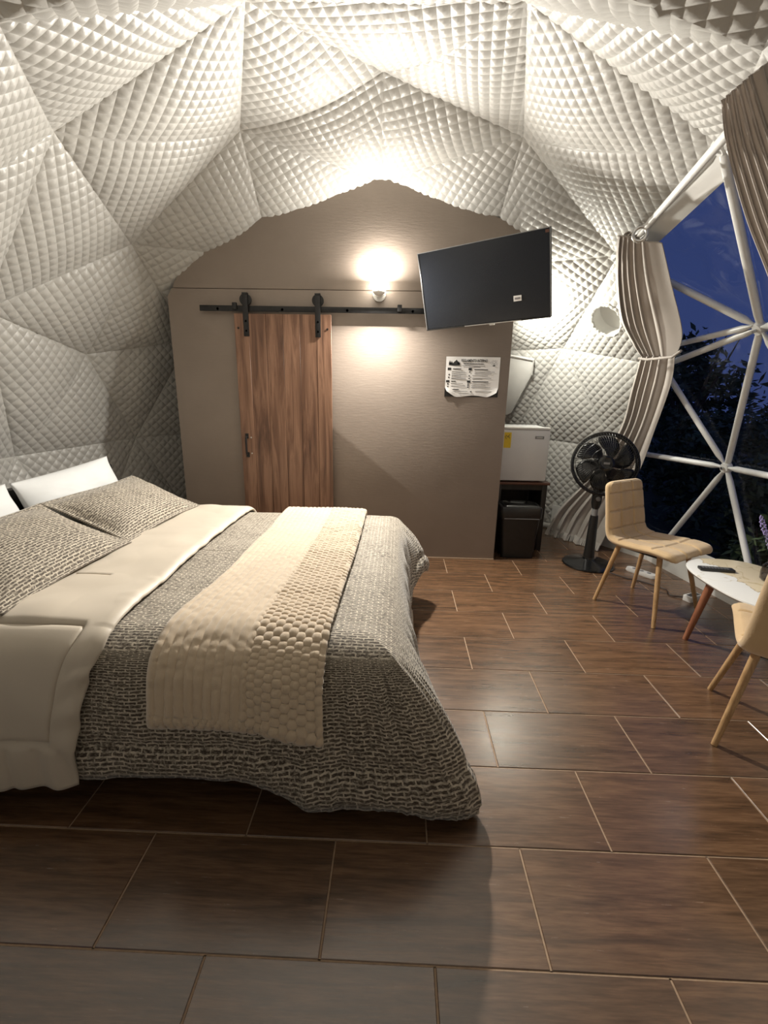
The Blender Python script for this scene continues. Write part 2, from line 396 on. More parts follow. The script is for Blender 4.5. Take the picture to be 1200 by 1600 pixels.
QS = .057
def frame_for(n_out, rot):
    hx = np.cross([0, 0, 1.], n_out)
    hx = hx / np.linalg.norm(hx) if np.linalg.norm(hx) > .15 else np.array([1., 0, 0])
    hx = hx - n_out * (hx @ n_out); hx /= np.linalg.norm(hx); my = np.cross(n_out, hx)
    a = PI / 4 + rot; return hx * math.cos(a) + my * math.sin(a), -hx * math.sin(a) + my * math.cos(a)
def quilt_panel(A, B, C_, n_out, fine, rot, hole=None, frame=None, soft=()):
    """one quilted panel; frame = (origin, e1, e2) shared by panels sewn into one cloth, soft = vertex pairs (0..2) of edges without a crease"""
    inn = -n_out
    O, e1, e2 = frame if frame else ((A + B + C_) / 3, *frame_for(n_out, rot))
    T3 = [A, B, C_]; T2 = [np.array([(p - O) @ e1, (p - O) @ e2]) for p in T3]
    D_ = (T2[1] - T2[0])[0] * (T2[2] - T2[0])[1] - (T2[1] - T2[0])[1] * (T2[2] - T2[0])[0]
    sg = 1 if D_ > 0 else -1
    sub = 4 if fine else 2; st = QS / sub
    mn = np.floor(np.min(T2, 0) / st).astype(int) - 1; mx = np.ceil(np.max(T2, 0) / st).astype(int) + 1
    E = []
    for k in range(3):       # E[k] is the edge opposite vertex (k+2)%3
        p, q = T2[k], T2[(k + 1) % 3]; d = (q - p) / np.linalg.norm(q - p); E.append((p, np.array([-d[1], d[0]]) * sg))
    I, J = np.meshgrid(np.arange(mn[0], mx[0] + 1), np.arange(mn[1], mx[1] + 1), indexing='ij')
    XY = np.stack([I * st, J * st], -1)
    keep = np.ones(XY.shape[:2], bool)
    for p, nn in E: keep &= ((XY - p) @ nn) > -st * 1.6
    bm = bmesh.new(); vid = {}
    for i in range(XY.shape[0]):
        for j in range(XY.shape[1]):
            if keep[i, j]: vid[i, j] = bm.verts.new((XY[i, j, 0], XY[i, j, 1], 0))
    for (i, j), v in vid.items():
        q = (vid.get((i + 1, j)), vid.get((i + 1, j + 1)), vid.get((i, j + 1)))
        if all(q):
            if (I[i, j] + J[i, j]) % 2 == 0: bm.faces.new((v, q[0], q[1])); bm.faces.new((v, q[1], q[2]))
            else: bm.faces.new((v, q[0], q[2])); bm.faces.new((q[0], q[1], q[2]))
    for p, nn in E:
        bmesh.ops.bisect_plane(bm, geom=bm.verts[:] + bm.edges[:] + bm.faces[:], dist=1e-5, plane_co=(p[0], p[1], 0), plane_no=(-nn[0], -nn[1], 0), clear_outer=True)
    if hole is not None:
        hc = np.array([(hole - O) @ e1, (hole - O) @ e2])
        bmesh.ops.delete(bm, geom=[f for f in bm.faces if (f.calc_center_median().to_2d() - Vector(hc)).length < HOLE_R], context='FACES')
    for e in bm.edges:
        (x0, y0, _), (x1, y1, _) = e.verts[0].co, e.verts[1].co
        for a_, b_ in ((x0, x1), (y0, y1)):
            if abs(a_ - b_) < 1e-6 and abs(a_ / QS - round(a_ / QS)) < 1e-4: e.smooth = False
    ht = [abs((T2[(k + 2) % 3] - E[k][0]) @ E[k][1]) for k in range(3)]
    sagm = .024 if inn[2] < -.3 else .016
    for v in bm.verts:
        x, y = v.co.x, v.co.y; xy = np.array([x, y])
        d = [max(0, (xy - p) @ nn) for p, nn in E]
        b = [0, 0, 0]
        for k in range(3): b[(k + 2) % 3] = d[k] / ht[k]
        tot = sum(b); b = [q / tot for q in b]
        P_ = A * b[0] + B * b[1] + C_ * b[2]
        sag = 27 * b[0] * b[1] * b[2] * sagm
        sf = sum(4 * b[i_] * b[j_] for i_, j_ in soft) * .050
        fade = min(1, min(d) / .010)
        fa, fb_ = abs(((x / QS) % 1) * 2 - 1), abs(((y / QS) % 1) * 2 - 1)
        q = 1 - max(fa, fb_) ** 1.35
        dz = sag + fade * .0105 * q
        dz += fade * .005 * noise.noise(Vector((x * 4 + O[0], y * 4 + O[1], O[2])))
        rad = DC - P_; rad /= np.linalg.norm(rad)
        v.co = P_ + inn * dz + rad * sf - DC
    bmesh.ops.recalc_face_normals(bm, faces=bm.faces)
    me = bpy.data.meshes.new('liner_panel'); bm.to_mesh(me); bm.free()
    me.polygons.foreach_set('use_smooth', [True] * len(me.polygons))
    return me

# seams that lie flat: the cloth runs on over these struts without a crease
SOFT = [{50, 33}, {31, 28}, {28, 42}, {8, 84}, {9, 33}, {9, 7}, {9, 69}, {31, 48}][:7]
GROUP = {}
_fc = {frozenset(t): (c_, n_) for t, c_, n_, s_ in FACES if s_ <= -.1 and set(t) not in WINDOW}
def root(k):
    while GROUP.get(k, k) != k: k = GROUP[k]
    return k
for e_ in SOFT:
    ts_ = [k for k in _fc if e_ <= k]
    for k in ts_[1:]: GROUP[root(k)] = root(ts_[0])
def cloth_frame(t):
    k = root(frozenset(t)); mem = [q for q in _fc if root(q) == k]
    n_ = sum(_fc[q][1] for q in mem); n_ = n_ / np.linalg.norm(n_); O_ = sum(_fc[q][0] for q in mem) / len(mem)
    return (O_, *frame_for(n_, random.Random(min(min(q) for q in mem)).uniform(-.06, .06)))

LINER = []; DOOR = []
for t, c_, n_, side in FACES:
    if side > -.1: DOOR.append(t); continue
    if set(t) in WINDOW: continue
    LINER.append(t)
    fine = c_[1] > 1.9
    rnd = random.Random(sum(t) * 7 + t[0])
    sf_ = [(a_, b_) for a_, b_ in ((0, 1), (1, 2), (2, 0)) if {t[a_], t[b_]} in SOFT and sum({t[a_], t[b_]} <= k for k in _fc) == 2]
    me = quilt_panel(DV[t[0]], DV[t[1]], DV[t[2]], n_, fine, 0, HOLE_C if set(t) == {2, 3, 6} else None, cloth_frame(t), sf_)
    obj('liner_panel', me, M['liner'], shell)
# doorway behind the viewer: an added porch closes the opening and bounces light back
dedges = {}
for t in DOOR:
    for k in range(3): dedges.setdefault(frozenset((t[k], t[(k + 1) % 3])), []).append(t)
porch = empty('wall_added_porch', (0, -1.0, 0), 0, 'added white lined porch joined to the dome, keeping the light in', 'porch', kind='structure')
for e, ts in dedges.items():
    if len(ts) > 1: continue
    a, b = [DV[i] for i in e]
    if a[2] < .1 and b[2] < .1: continue
    a2 = np.array((a[0] * 1.1, -1.0, max(a[2], 0) * 1.05)); b2 = np.array((b[0] * 1.1, -1.0, max(b[2], 0) * 1.05))
    if min(a[2], b[2]) > 1.9:
        for tri in ((a, b, b2), (a, b2, a2)):
            nn_ = np.cross(tri[1] - tri[0], tri[2] - tri[0]); nn_ /= np.linalg.norm(nn_); nn_ = nn_ if nn_ @ (tri[0] - np.array([0, .5, 1.2])) > 0 else -nn_
            me = quilt_panel(*tri, nn_, True, 0.); o_p = obj('added_porch_panel', me, M['liner'], porch); o_p.location = DC - np.array(porch.location)
    else:
        MB().add([tuple(rel(p, porch)) for p in (a, b, b2, a2)], [(0, 1, 2, 3)]).build('added_porch_panel', M['liner'], porch)
MB().box((0, -.03, 1.35), (3.2, .06, 2.7)).build('added_end_wall', M['liner'], porch)

be = {}
for t in LINER + [tuple(w_) for w_ in WINDOW]:
    for k in range(3):
        a, b = t[k], t[(k + 1) % 3]
        if DV[a][2] < .1 and DV[b][2] < .1: be[frozenset((a, b))] = 1
for e in be:
    a, b = [DV[i] * np.array([1, 1, 0]) + np.array([0, 0, .022]) - DC for i in e]
    MB().tube([a, b], .032, 10).build('base_rail', M['vent'], shell, True)

# ---- round vent hole and the smooth access flap
n236 = [n_ for t, c_, n_, s in FACES if set(t) == {2, 3, 6}][0]; c236 = [c_ for t, c_, n_, s in FACES if set(t) == {2, 3, 6}][0]
hp = HOLE_C - n236 * ((HOLE_C - c236) @ n236)
rotm = Vector(-n236).to_track_quat('Z', 'Y').to_matrix()
ven = empty('vent_opening', hp, 0, 'round porthole cut in the quilted lining beside the curtain', 'vent')
ring = MB()
vv = []
N = 96
for i in range(N):
    a = 2 * PI * i / N; rr = HOLE_R + .003 * math.sin(a * 13) + .002 * math.sin(a * 29 + 1)
    for k in range(8):
        b = 2 * PI * k / 8; q = rr + .014 * math.cos(b); vv.append(rotm @ Vector((q * math.cos(a), q * math.sin(a), .020 + .013 * math.sin(b) + .002 * math.sin(a * 23))))
ring.add(vv, [(i * 8 + k, ((i + 1) % N) * 8 + k, ((i + 1) % N) * 8 + (k + 1) % 8, i * 8 + (k + 1) % 8) for i in range(N) for k in range(8)])
ring.build('gathered_rim', M['liner'], ven, True)
MB().lathe([(HOLE_R + .06, .0), (HOLE_R + .004, .012), (HOLE_R + .004, -.10), (HOLE_R * .55, -.115), (0, -.12)], 40, rotm, True).build('duct_end', M['vent'], ven, True)

# ================================================================== WINDOW
win = empty('window_1', (2.3, 3.2, 0), 0, 'clear plastic triangular panes on white struts, open to the night', 'window', kind='structure')
wed = {}
for s_ in WINDOW:
    t = sorted(s_)
    q = [DV[i] for i in t]; c_ = sum(q) / 3
    n_ = np.cross(q[1] - q[0], q[2] - q[0]); n_ /= np.linalg.norm(n_)
    if n_ @ (c_ - DC) < 0: n_ = -n_
    # subdivided so that the film can wrinkle
    P = MB(); k = 26; idx = {}
    for i in range(k + 1):
        for j in range(k + 1 - i):
            b0, b1 = i / k, j / k; b2 = 1 - b0 - b1
            p = q[0] * b0 + q[1] * b1 + q[2] * b2
            wv = 27 * b0 * b1 * b2
            p = p + n_ * (.03 + (.028 if s_ == {6, 84, 82} else .008) * min(1, wv * 2) * noise.noise(Vector((p[0] * 5, p[1] * 5, p[2] * 7))) + ((.022 if s_ == {6, 84, 82} else .004) * min(1, wv * 3) * abs(noise.noise(Vector((p[0] * 9 + p[2] * 6, p[1] * 4, p[2] * 14))))))
            idx[i, j] = len(P.v); P.v.append(tuple(rel(p, win)))
    for i in range(k):
        for j in range(k - i):
            P.f.append((idx[i, j], idx[i + 1, j], idx[i, j + 1]))
            if i + j < k - 1: P.f.append((idx[i + 1, j], idx[i + 1, j + 1], idx[i, j + 1]))
    P.build('pane', M['pvc'], win, True)
    for k in range(3): wed[frozenset((t[k], t[(k + 1) % 3]))] = 1
def strut(a, b, r=.0215, parent=win):
    a = np.asarray(a, float); b = np.asarray(b, float); d = b - a; L = np.linalg.norm(d); d = d / L
    ts = [.018, .05, .11, L - .11, L - .05, L - .018]
    MB().tube([tuple(rel(a + d * t, win)) for t in ts], [r * .9, r * .95, r, r, r * .95, r * .9], 12, True, [.35, .5, 1, 1, .5, .35]).build('strut', M['whitepaint'], parent, True)
for e in wed:
    i, j = e; a, b = DV[i] * 1., DV[j] * 1.
    strut(a, b)
# the second bar lying over the strut towards the big hub
a, b = DV[82], DV[3]
strut(a + np.array([0, 0, .03]) - (a - DC) * .012, b + np.array([0, 0, .15]) - (b - DC) * .012, .020)
for i in {k for e in wed for k in e}:
    n_ = Vector((DV[i] - DC)).normalized(); q = n_.to_track_quat('Z', 'Y').to_matrix()
    Mx = Matrix.Translation(Vector(rel(DV[i], win))) @ q.to_4x4()
    hub = MB().lathe([(0, -.030), (.034, -.028), (.042, -.012), (.042, .012), (.03, .02), (0, .02)], 20, Mx).build('hub', M['whitepaint'], win, True)
    MB().lathe([(0, -.046), (.011, -.046), (.011, -.026)], 6, Mx).build('bolt', M['chrome'], hub)
# white fabric band under the rod and the skirting below the panes
def band(pts_in, pts_out, name):
    A_ = [np.asarray(p) for p in pts_in]; B_ = [np.asarray(p) for p in pts_out]
    P = MB(); n = len(A_)
    for p in A_ + B_: P.v.append(tuple(rel(p, win)))
    for p in A_ + B_: P.v.append(tuple(rel(p + (p - DC) / np.linalg.norm(p - DC) * .012, win)))
    for k in range(n - 1):
        P.f += [(k, k + 1, n + k + 1, n + k), (2 * n + k, 3 * n + k, 3 * n + k + 1, 2 * n + k + 1), (n + k, n + k + 1, 3 * n + k + 1, 3 * n + k), (k, 2 * n + k, 2 * n + k + 1, k + 1)]
    return P.build(name, M['vent'], win)
e6, e84, e82 = DV[6], DV[84], DV[82]
band([e6 * (1 - k / 6) + e84 * k / 6 for k in range(7)], [(e6 * (1 - k / 6) + e84 * k / 6) * (1 - .14) + e82 * .14 for k in range(7)], 'valance_band')
SK = .27
for i, j, top in ((14, 90, (15, 85)), (90, 86, (85, 85)), (86, 76, (85, 87))):
    a, b, u, v_ = DV[i], DV[j], DV[top[0]], DV[top[1]]
    lo = [a * (1 - k / 6) + b * k / 6 for k in range(7)]
    hi = []
    for p in lo:
        c = p.copy(); c[2] = SK
        r0 = np.array([p[0] - DC[0], p[1] - DC[1]]); c[:2] += r0 / np.linalg.norm(r0) * .012; hi.append(c)
    lo = [np.array([p[0] - (p[0] - DC[0]) * .012, p[1] - (p[1] - DC[1]) * .012, -.005]) for p in lo]
    hi = [np.array([p[0] - (p[0] - DC[0]) * .018, p[1] - (p[1] - DC[1]) * .018, p[2]]) for p in hi]
    band(hi, lo, 'skirting')

# ================================================================== FLOOR
TW, TD, WY = .6014, .33195, 3.842
floor = empty('floor', (0, 2.3, 0), 0, 'dark brown wood-look porcelain tiles in running bond with tan joints', 'floor', kind='structure')
fl = MB()
ang = [2 * PI * k / 64 for k in range(64)]
fl.add([(DC[0] + 2.70 * math.cos(a), DC[1] + 2.70 * math.sin(a) - 2.3, z) for z in (-.12, -.014) for a in ang], [tuple(range(64)), tuple(range(64, 128))] + [(k, (k + 1) % 64, 64 + (k + 1) % 64, 64 + k) for k in range(64)])
fl.build('mortar_bed', M['subfloor'], floor)
MB().box((0, -2.3 - .1, -.067), (3.0, 2.0, .105)).build('mortar_bed', M['subfloor'], floor)
J_ = .0055
def tile_mesh(wd, dp):
    P = MB(); P.box((0, 0, -.007), (wd - J_, dp - J_, .014))
    me = bpy.data.meshes.new('tile'); me.from_pydata(P.v, [], P.f)
    bm = bmesh.new(); bm.from_mesh(me); bmesh.ops.recalc_face_normals(bm, faces=bm.faces)
    ed = [e for e in bm.edges if all(v.co.z > -.001 for v in e.verts)]
    bmesh.ops.bevel(bm, geom=ed, offset=.0016, segments=1, affect='EDGES'); bm.to_mesh(me); bm.free(); me.materials.append(M['tile']); return me
full = tile_mesh(TW, TD)
gm = MB()
for n in range(-5, 15):
    yc = WY - (n - .5) * TD
    if yc < -.95: continue
    off = .432 if n % 2 else .1315
    dy = abs(yc - DC[1]) - TD / 2
    if yc > 1.0 or yc > DC[1]:
        hw = math.sqrt(max(0, 2.66 ** 2 - max(0, dy) ** 2)); x0, x1 = DC[0] - hw, DC[0] + hw
        if hw < .2: continue
    else: x0, x1 = -1.45, 1.45
    k0 = math.floor((x0 - off) / TW)
    for k in range(k0, 20):
        a, b = off + k * TW, off + (k + 1) * TW
        if a > x1: break
        a, b = max(a, x0), min(b, x1)
        if b - a < .06: continue
        me = full if abs(b - a - TW) < 1e-6 else tile_mesh(b - a, TD)
        o = obj('tile', me, None, floor); o.location = ((a + b) / 2, yc - 2.3, 0)
        gm.box(((a + b) / 2 + (b - a) / 2, yc - 2.3, -.0085), (J_ + .001, TD, .0115))
    gm.box(((x0 + x1) / 2, yc - 2.3 - TD / 2, -.0085), (x1 - x0, J_ + .001, .0115))
gm.build('grout', M['grout'], floor)

# ================================================================== PARTITION WALL
X0, X1 = -1.815, .869
ARCH = [(-1.815, 2.10), (-1.72, 2.235), (-1.60, 2.345), (-1.366, 2.51), (-1.093, 2.63), (-.851, 2.718), (-.613, 2.785), (-.332, 2.85), (-.16, 2.885), (.04, 2.838), (.321, 2.772), (.606, 2.68), (.775, 2.615), (.869, 2.575)]
wall = empty('wall_back', (0, WY, 0), 0, 'taupe painted partition wall with an arched top under the dome', 'wall', kind='structure')
SEAM = 2.158
def _cr(a, b, c, d, t): return .5 * (2 * b + (c - a) * t + (2 * a - 5 * b + 4 * c - d) * t * t + (-a + 3 * b - 3 * c + d) * t ** 3)
ARCH_S = []
for i_ in range(len(ARCH) - 1):
    q_ = [np.array(ARCH[min(max(k_, 0), len(ARCH) - 1)]) for k_ in (i_ - 1, i_, i_ + 1, i_ + 2)]
    ARCH_S += [tuple(_cr(*q_, t_)) for t_ in (0, .33, .67)]
ARCH_S.append(ARCH[-1])
def interp_arch(x):
    for (xa, za), (xb, zb) in zip(ARCH, ARCH[1:]):
        if xa <= x <= xb: return za + (zb - za) * (x - xa) / (xb - xa)
xl = -1.78
MB().prism([(X0, -.01), (X1, -.01), (X1, SEAM), (-1.778, SEAM), (X0, 2.10)], 0, .09).build('lower_board', M['wall'], wall, bevel=.004)
MB().prism([(-1.772, SEAM + .004), (X1, SEAM + .004)] + [(x_, z_ + .016) for x_, z_ in ARCH_S[::-1] if z_ > SEAM + .02], .006, .085).build('gable_board', M['wall'], wall, bevel=.003)
MB().box((.84, .80, 1.12), (.055, 1.44, 2.26)).build('side_board', M['wall'], wall)
MB().box(((X0 + X1) / 2, -.004, .004), (X1 - X0, .010, .012)).build('base_joint', M['grout'], wall)

# ---- barn door
D0, D1, DZ = -1.284, -.532, 1.975
door = empty('door_1', ((D0 + D1) / 2, WY, 0), 0, 'walnut plank sliding barn door hanging on a black steel rail', 'door', kind='structure')
MB().box((0, -.036, DZ / 2 + .012), (D1 - D0 - .012, .014, DZ - .03)).build('door_core', M['darkwood'], door)
wid = [.112, .132, .132, .132, .132, .112]; x = D0 - (D0 + D1) / 2
for i, wd in enumerate(wid):
    pr_ = .0012 if i in (0, 5) else 0
    MB().box((x + wd / 2, -.048 - pr_ / 2, DZ / 2 + .01), (wd - .0016, .020 + pr_, DZ - .02)).build('plank', M['door'], door, bevel=.0012, seg=1); x += wd
hx_ = -1.2345 - (D0 + D1) / 2
hd = MB(); hd.tube([(hx_, -.058, .895), (hx_, -.088, .90), (hx_, -.094, .93), (hx_, -.094, 1.0), (hx_, -.088, 1.03), (hx_, -.058, 1.035)], .008, 8)
hd.box((hx_, -.061, .888), (.026, .008, .04)); hd.box((hx_, -.061, 1.042), (.026, .008, .04)); hd.build('door_handle', M['steel'], door, True)
for zz in (1.03, .90): MB().lathe([(0, -.003), (.006, -.002), (.006, .002)], 10, Matrix.Translation((hx_ + .034, -.0595, zz)) @ Matrix.Rotation(PI / 2, 4, 'X')).build('screw', M['chrome'], door)
for xx in (D0 + .03, D1 - .03): MB().lathe([(0, -.004), (.008, -.002), (.008, .003)], 10, Matrix.Translation((xx - (D0 + D1) / 2, -.060, 1.87)) @ Matrix.Rotation(PI / 2, 4, 'X')).build('bolt', M['steel'], door)
for xx in (-1.190, -.634):
    X = xx - (D0 + D1) / 2
    s_ = MB().box((X, -.064, 1.96), (.042, .006, .30)).build('hanger_strap', M['steel'], door, bevel=.002)
    MB().lathe([(0, -.012), (.044, -.012), (.044, -.008), (.036, -.004), (.036, .004), (.044, .008), (.044, .012), (0, .012)], 24, Matrix.Translation((X, -.045, 2.075)) @ Matrix.Rotation(PI / 2, 4, 'X')).build('wheel', M['steel'], s_, True)
    MB().lathe([(0, -.012), (.012, -.012), (.012, .0)], 6, Matrix.Translation((X, -.066, 2.075)) @ Matrix.Rotation(PI / 2, 4, 'X')).build('axle_nut', M['steel'], s_)
    MB().box((X, -.052, 2.117), (.042, .03, .012)).build('guard', M['steel'], s_)
    for zz in (1.85, 1.92): MB().lathe([(0, -.006), (.008, -.005), (.008, .0)], 8, Matrix.Translation((X, -.067, zz)) @ Matrix.Rotation(PI / 2, 4, 'X')).build('bolt', M['steel'], s_)

rail = empty('door_rail', (-.63, WY, 2.012), 0, 'long flat black steel rail screwed to the taupe wall', 'rail')
MB().box((0, -.044, 0), (1.84, .008, .042)).build('bar', M['steel'], rail, bevel=.002)
for x in (-.78, -.28, .22, .72):
    MB().lathe([(.011, 0), (.011, -.045)], 12, Matrix.Translation((x, 0, 0)) @ Matrix.Rotation(-PI / 2, 4, 'X') @ Matrix.Scale(-1, 4, (0, 0, 1))).build('spacer', M['steel'], rail)
    MB().lathe([(0, -.008), (.011, -.007), (.011, 0)], 6, Matrix.Translation((x, -.048, -.004)) @ Matrix.Rotation(PI / 2, 4, 'X')).build('bolt', M['steel'], rail)
for x in (-.645, .62): MB().box((x, -.052, .016), (.034, .024, .05)).build('end_stop', M['steel'], rail, bevel=.003)

# ---- uplight on the wall
def uplight(name, loc, rz, label, power, size=.10, aim=75, up=.12, col=(1, .95, .86)):
    L = empty(name, loc, rz, label, 'lamp')
    MB().lathe([(0, 0), (.05, 0), (.05, .012), (0, .012)], 24, Matrix.Translation((0, 0, -.02)) @ Matrix.Rotation(PI / 2, 4, 'X')).build('wall_plate', M['lampmetal'], L, True)
    MB().box((0, -.02, -.025), (.03, .05, .02)).build('arm', M['lampmetal'], L, bevel=.003)
    MB().lathe([(0, -.036), (.025, -.034), (.042, -.022), (.050, -.004), (.050, .004), (0, .004)], 32, Matrix.Translation((0, -.072, 0))).build('bowl', M['lampmetal'], L, True)
    MB().lathe([(.0, -.042), (.022, -.037), (.038, -.022), (.044, 0), (.038, .022), (.022, .037), (0, .042)], 28, Matrix.Translation((0, -.095, .026)) @ Matrix.Diagonal((1.65, 1.05, 1, 1))).build('lens', M['bulb'], L, True)
    li = bpy.data.lights.new(name + '_light', 'AREA'); li.shape = 'DISK'; li.size = size; li.energy = power; li.color = col; li.spread = PI
    lo = bpy.data.objects.new('lamp_light', li); COL.objects.link(lo); lo.parent = L; lo.location = (0, -.146, .026); lo.rotation_euler = (-math.radians(aim), 0, 0)
    l2 = li.copy(); l2.energy = power * up; l2.size = .1; lo2 = bpy.data.objects.new('lamp_light', l2); COL.objects.link(lo2); lo2.parent = L; lo2.location = (0, -.095, .074); lo2.rotation_euler = (PI, 0, 0)
    return L
uplight('wall_lamp', (-.168, WY, 2.150), 0, 'small round white uplight glowing on the taupe wall above the door rail', 92, .10, 59, .11)
uplight('wall_lamp', (.869, 4.20, 2.06), PI / 2, 'white uplight on the hidden side of the partition above the refrigerator', 18, .10, 84, .12, (1, .985, .88))

# ---- television
TV_V = Vector((.2810, -.1260, -.5060)); TV_C = Vector((.537, 3.404, 2.125))
tv = empty('television', (.62, WY, 2.08), 0, 'flat black television tilted on a wall bracket above the notice', 'television')
Rm = Matrix.Rotation(TV_V.length, 4, TV_V.normalized())
TM = Matrix.Translation(TV_C - Vector(tv.location)) @ Rm
def tvb(c, d, name, mat, bev=0, par=tv):
    P = MB().box(c, d); P.v = [tuple(TM @ Vector(v)) for v in P.v]; return P.build(name, M[mat], par, bevel=bev)
tvb((0, .022, 0), (.89, .036, .51), 'housing', 'black', .004)
tvb((0, .002, .003), (.878, .005, .494), 'screen', 'screen')
tvb((0, .05, -.04), (.5, .05, .3), 'back_box', 'black', .01)
for c, d in (((0, -.0005, .2525), (.89, .004, .004)), ((-.4435, -.0005, 0), (.003, .004, .51)), ((.4435, -.0005, 0), (.003, .004, .51))): tvb(c, d, 'bezel', 'grey')
tvb((0, -.001, -.2510), (.89, .006, .008), 'bezel', 'black')
tvb((.055, -.004, -.2515), (.40, .006, .005), 'trim_strip', 'chrome')
tvb((.055, -.006, -.257), (.036, .008, .012), 'logo_tab', 'chrome')
st_ = tvb((.235, -.0012, -.115), (.052, .0012, .034), 'sticker', 'paper'); tvb((.235, -.0022, -.115), (.036, .001, .012), 'barcode', 'greyink', 0, st_)
tvb((.427, -.0012, .235), (.022, .001, .016), 'sticker', 'tablewood')
hub_ = TM @ Vector((0, .075, -.03))
elb = Vector((.10, -.12, .0))
ab = MB(); ab.tube([(.0, -.03, -.0), elb, hub_], .018, 8); ab.build('arm', M['steel'], tv, True)
MB().box((0, -.012, 0), (.10, .024, .26)).build('wall_plate', M['steel'], tv, bevel=.003)
P = MB().box((0, .078, -.03), (.22, .010, .22)); P.v = [tuple(TM @ Vector(v)) for v in P.v]; P.build('vesa_plate', M['steel'], tv)

# ---- notice
nt = empty('notice', (.578, WY, 1.54), 0, 'white printed house-rules sheet on a dark backing, taped to the taupe wall', 'notice')
MB().box((0, -.004, -.006), (.424, .008, .296)).build('backing', M['darkwood'], nt)
us = 33; Pg = []
def paper_pt(u, v):       # u -1..1, v -1 bottom..1 top
    x = u * .2115; z = v * .150; y = -.0105
    c = max(0, -v - .55) / .45 * max(0, abs(u) - .6) / .4; z += .032 * c; x *= 1 - .07 * c; y -= .012 * c
    if v < -.8: z += .006 * math.sin(u * 5 + 1) * (-v - .8) / .2
    return (x, y - .001 * math.sin(u * 6), z)
sh = grid_mesh('sheet', [[paper_pt(u, v) for v in np.linspace(-1, 1, 25)] for u in np.linspace(-1, 1, us)], M['paper'], nt)
def text(body, size, loc, mat, parent, name='lettering', bold=0):
    cu = bpy.data.curves.new('t', 'FONT'); cu.body = body; cu.size = size; cu.align_x = 'CENTER'; cu.offset = bold; cu.extrude = .0002; cu.resolution_u = 2
    o = bpy.data.objects.new('t', cu); COL.objects.link(o); bpy.context.view_layer.update()
    me = bpy.data.meshes.new_from_object(o.evaluated_get(bpy.context.evaluated_depsgraph_get())); bpy.data.objects.remove(o)
    t = obj(name, me, mat, parent); t.location = loc; t.rotation_euler = (PI / 2, 0, 0); return t
tx = text('REGLAMENTO INTERNO', .030, (.010, -.0125, .112), M['ink'], nt, 'title_lettering', .0006); tx.scale = (.62, 1.0, 1)
pl = MB(); pb = MB()
def bar(P, x0, x1, z, h): P.box(((x0 + x1) / 2, -.0122, z), (x1 - x0, .0006, h))
bar(pl, -.075, .085, .098, .006); bar(pl, -.085, .095, .083, .004); bar(pl, -.03, .06, .074, .004)
for x in np.arange(-.07, .08, .022): bar(pb, x, x + .014, .098, .005)
L_ = [(-.155, -.09, .058, 1), (-.165, -.06, .040, 0), (-.165, -.06, .027, 0), (-.165, -.05, .013, 0), (-.165, -.09, .003, 0), (-.165, -.05, -.010, 0), (-.165, -.05, -.017, 0), (-.165, -.13, -.036, 1), (-.165, -.07, -.052, 0), (-.165, -.05, -.072, 0), (-.165, -.10, -.099, 1), (-.17, -.03, -.113, 0),
      (.012, .12, .055, 1), (.015, .175, .038, 0), (.015, .15, .025, 0), (.0, .12, .010, 0), (.0, .15, -.009, 0), (.0, .08, -.016, 0), (.0, .13, -.037, 1), (.0, .13, -.053, 0), (-.005, .11, -.067, 0), (-.005, .15, -.081, 0), (.03, .17, -.112, 0), (-.10, .02, -.133, 0)]
for x0, x1, z, b in L_: bar(pb if b else pl, x0, x1, z, .006 if b else .0032)
tag(pl.build('fine_print', M['greyink'], nt), kind='stuff'); tag(pb.build('headings', M['ink'], nt), kind='stuff')
ic = MB()
for x, z, a, b in ((-.184, .058, .026, .018), (-.02, .058, .026, .018), (-.192, -.036, .026, .016), (-.026, -.037, .026, .017), (-.194, -.099, .022, .016)):
    bar(ic, x - a / 2, x + a / 2, z, b)
for x, z in ((-.184, .015), (-.186, -.006), (-.19, -.056), (-.19, -.076), (-.194, -.113), (-.022, .036), (-.024, .006), (-.024, -.013), (-.03, -.055), (-.03, -.067), (-.03, -.080), (-.004, -.114)): bar(ic, x - .005, x + .005, z, .009)
tag(ic.build('icons', M['ink'], nt), kind='stuff')
ill = MB()   # hill-and-pines picture
def poly(P, pts): P.add([(x, -.0125, z) for x, z in pts], [tuple(range(len(pts)))])
poly(ill, [(-.192, .086), (-.185, .098), (-.178, .105), (-.172, .096), (-.166, .104), (-.163, .094), (-.150, .110), (-.135, .122), (-.130, .128), (-.125, .120), (-.112, .108), (-.104, .098), (-.102, .084), (-.15, .0825)])
for x in (-.186, -.179, -.171, -.164, -.12, -.112, -.106): poly(ill, [(x - .005, .094), (x, .118 + .006 * math.sin(x * 900)), (x + .005, .094)])
ill.build('picture', M['ink'], nt)
sp = MB()
for k in range(26):
    a = PI * k / 13 + .3; r_ = .010 + .014 * ((k * 7) % 5) / 4; cx_, cz_ = .165 + r_ * 1.2 * math.cos(a), .108 + r_ * .9 * math.sin(a)
    poly(sp, [(cx_ - .003, cz_), (cx_, cz_ - .0015), (cx_ + .003, cz_), (cx_, cz_ + .002)])
poly(sp, [(.150, .084), (.165, .081), (.180, .085), (.165, .091)]); poly(sp, [(.164, .084), (.166, .084), (.166, .108), (.164, .108)])
sp.build('emblem', M['ink'], nt)

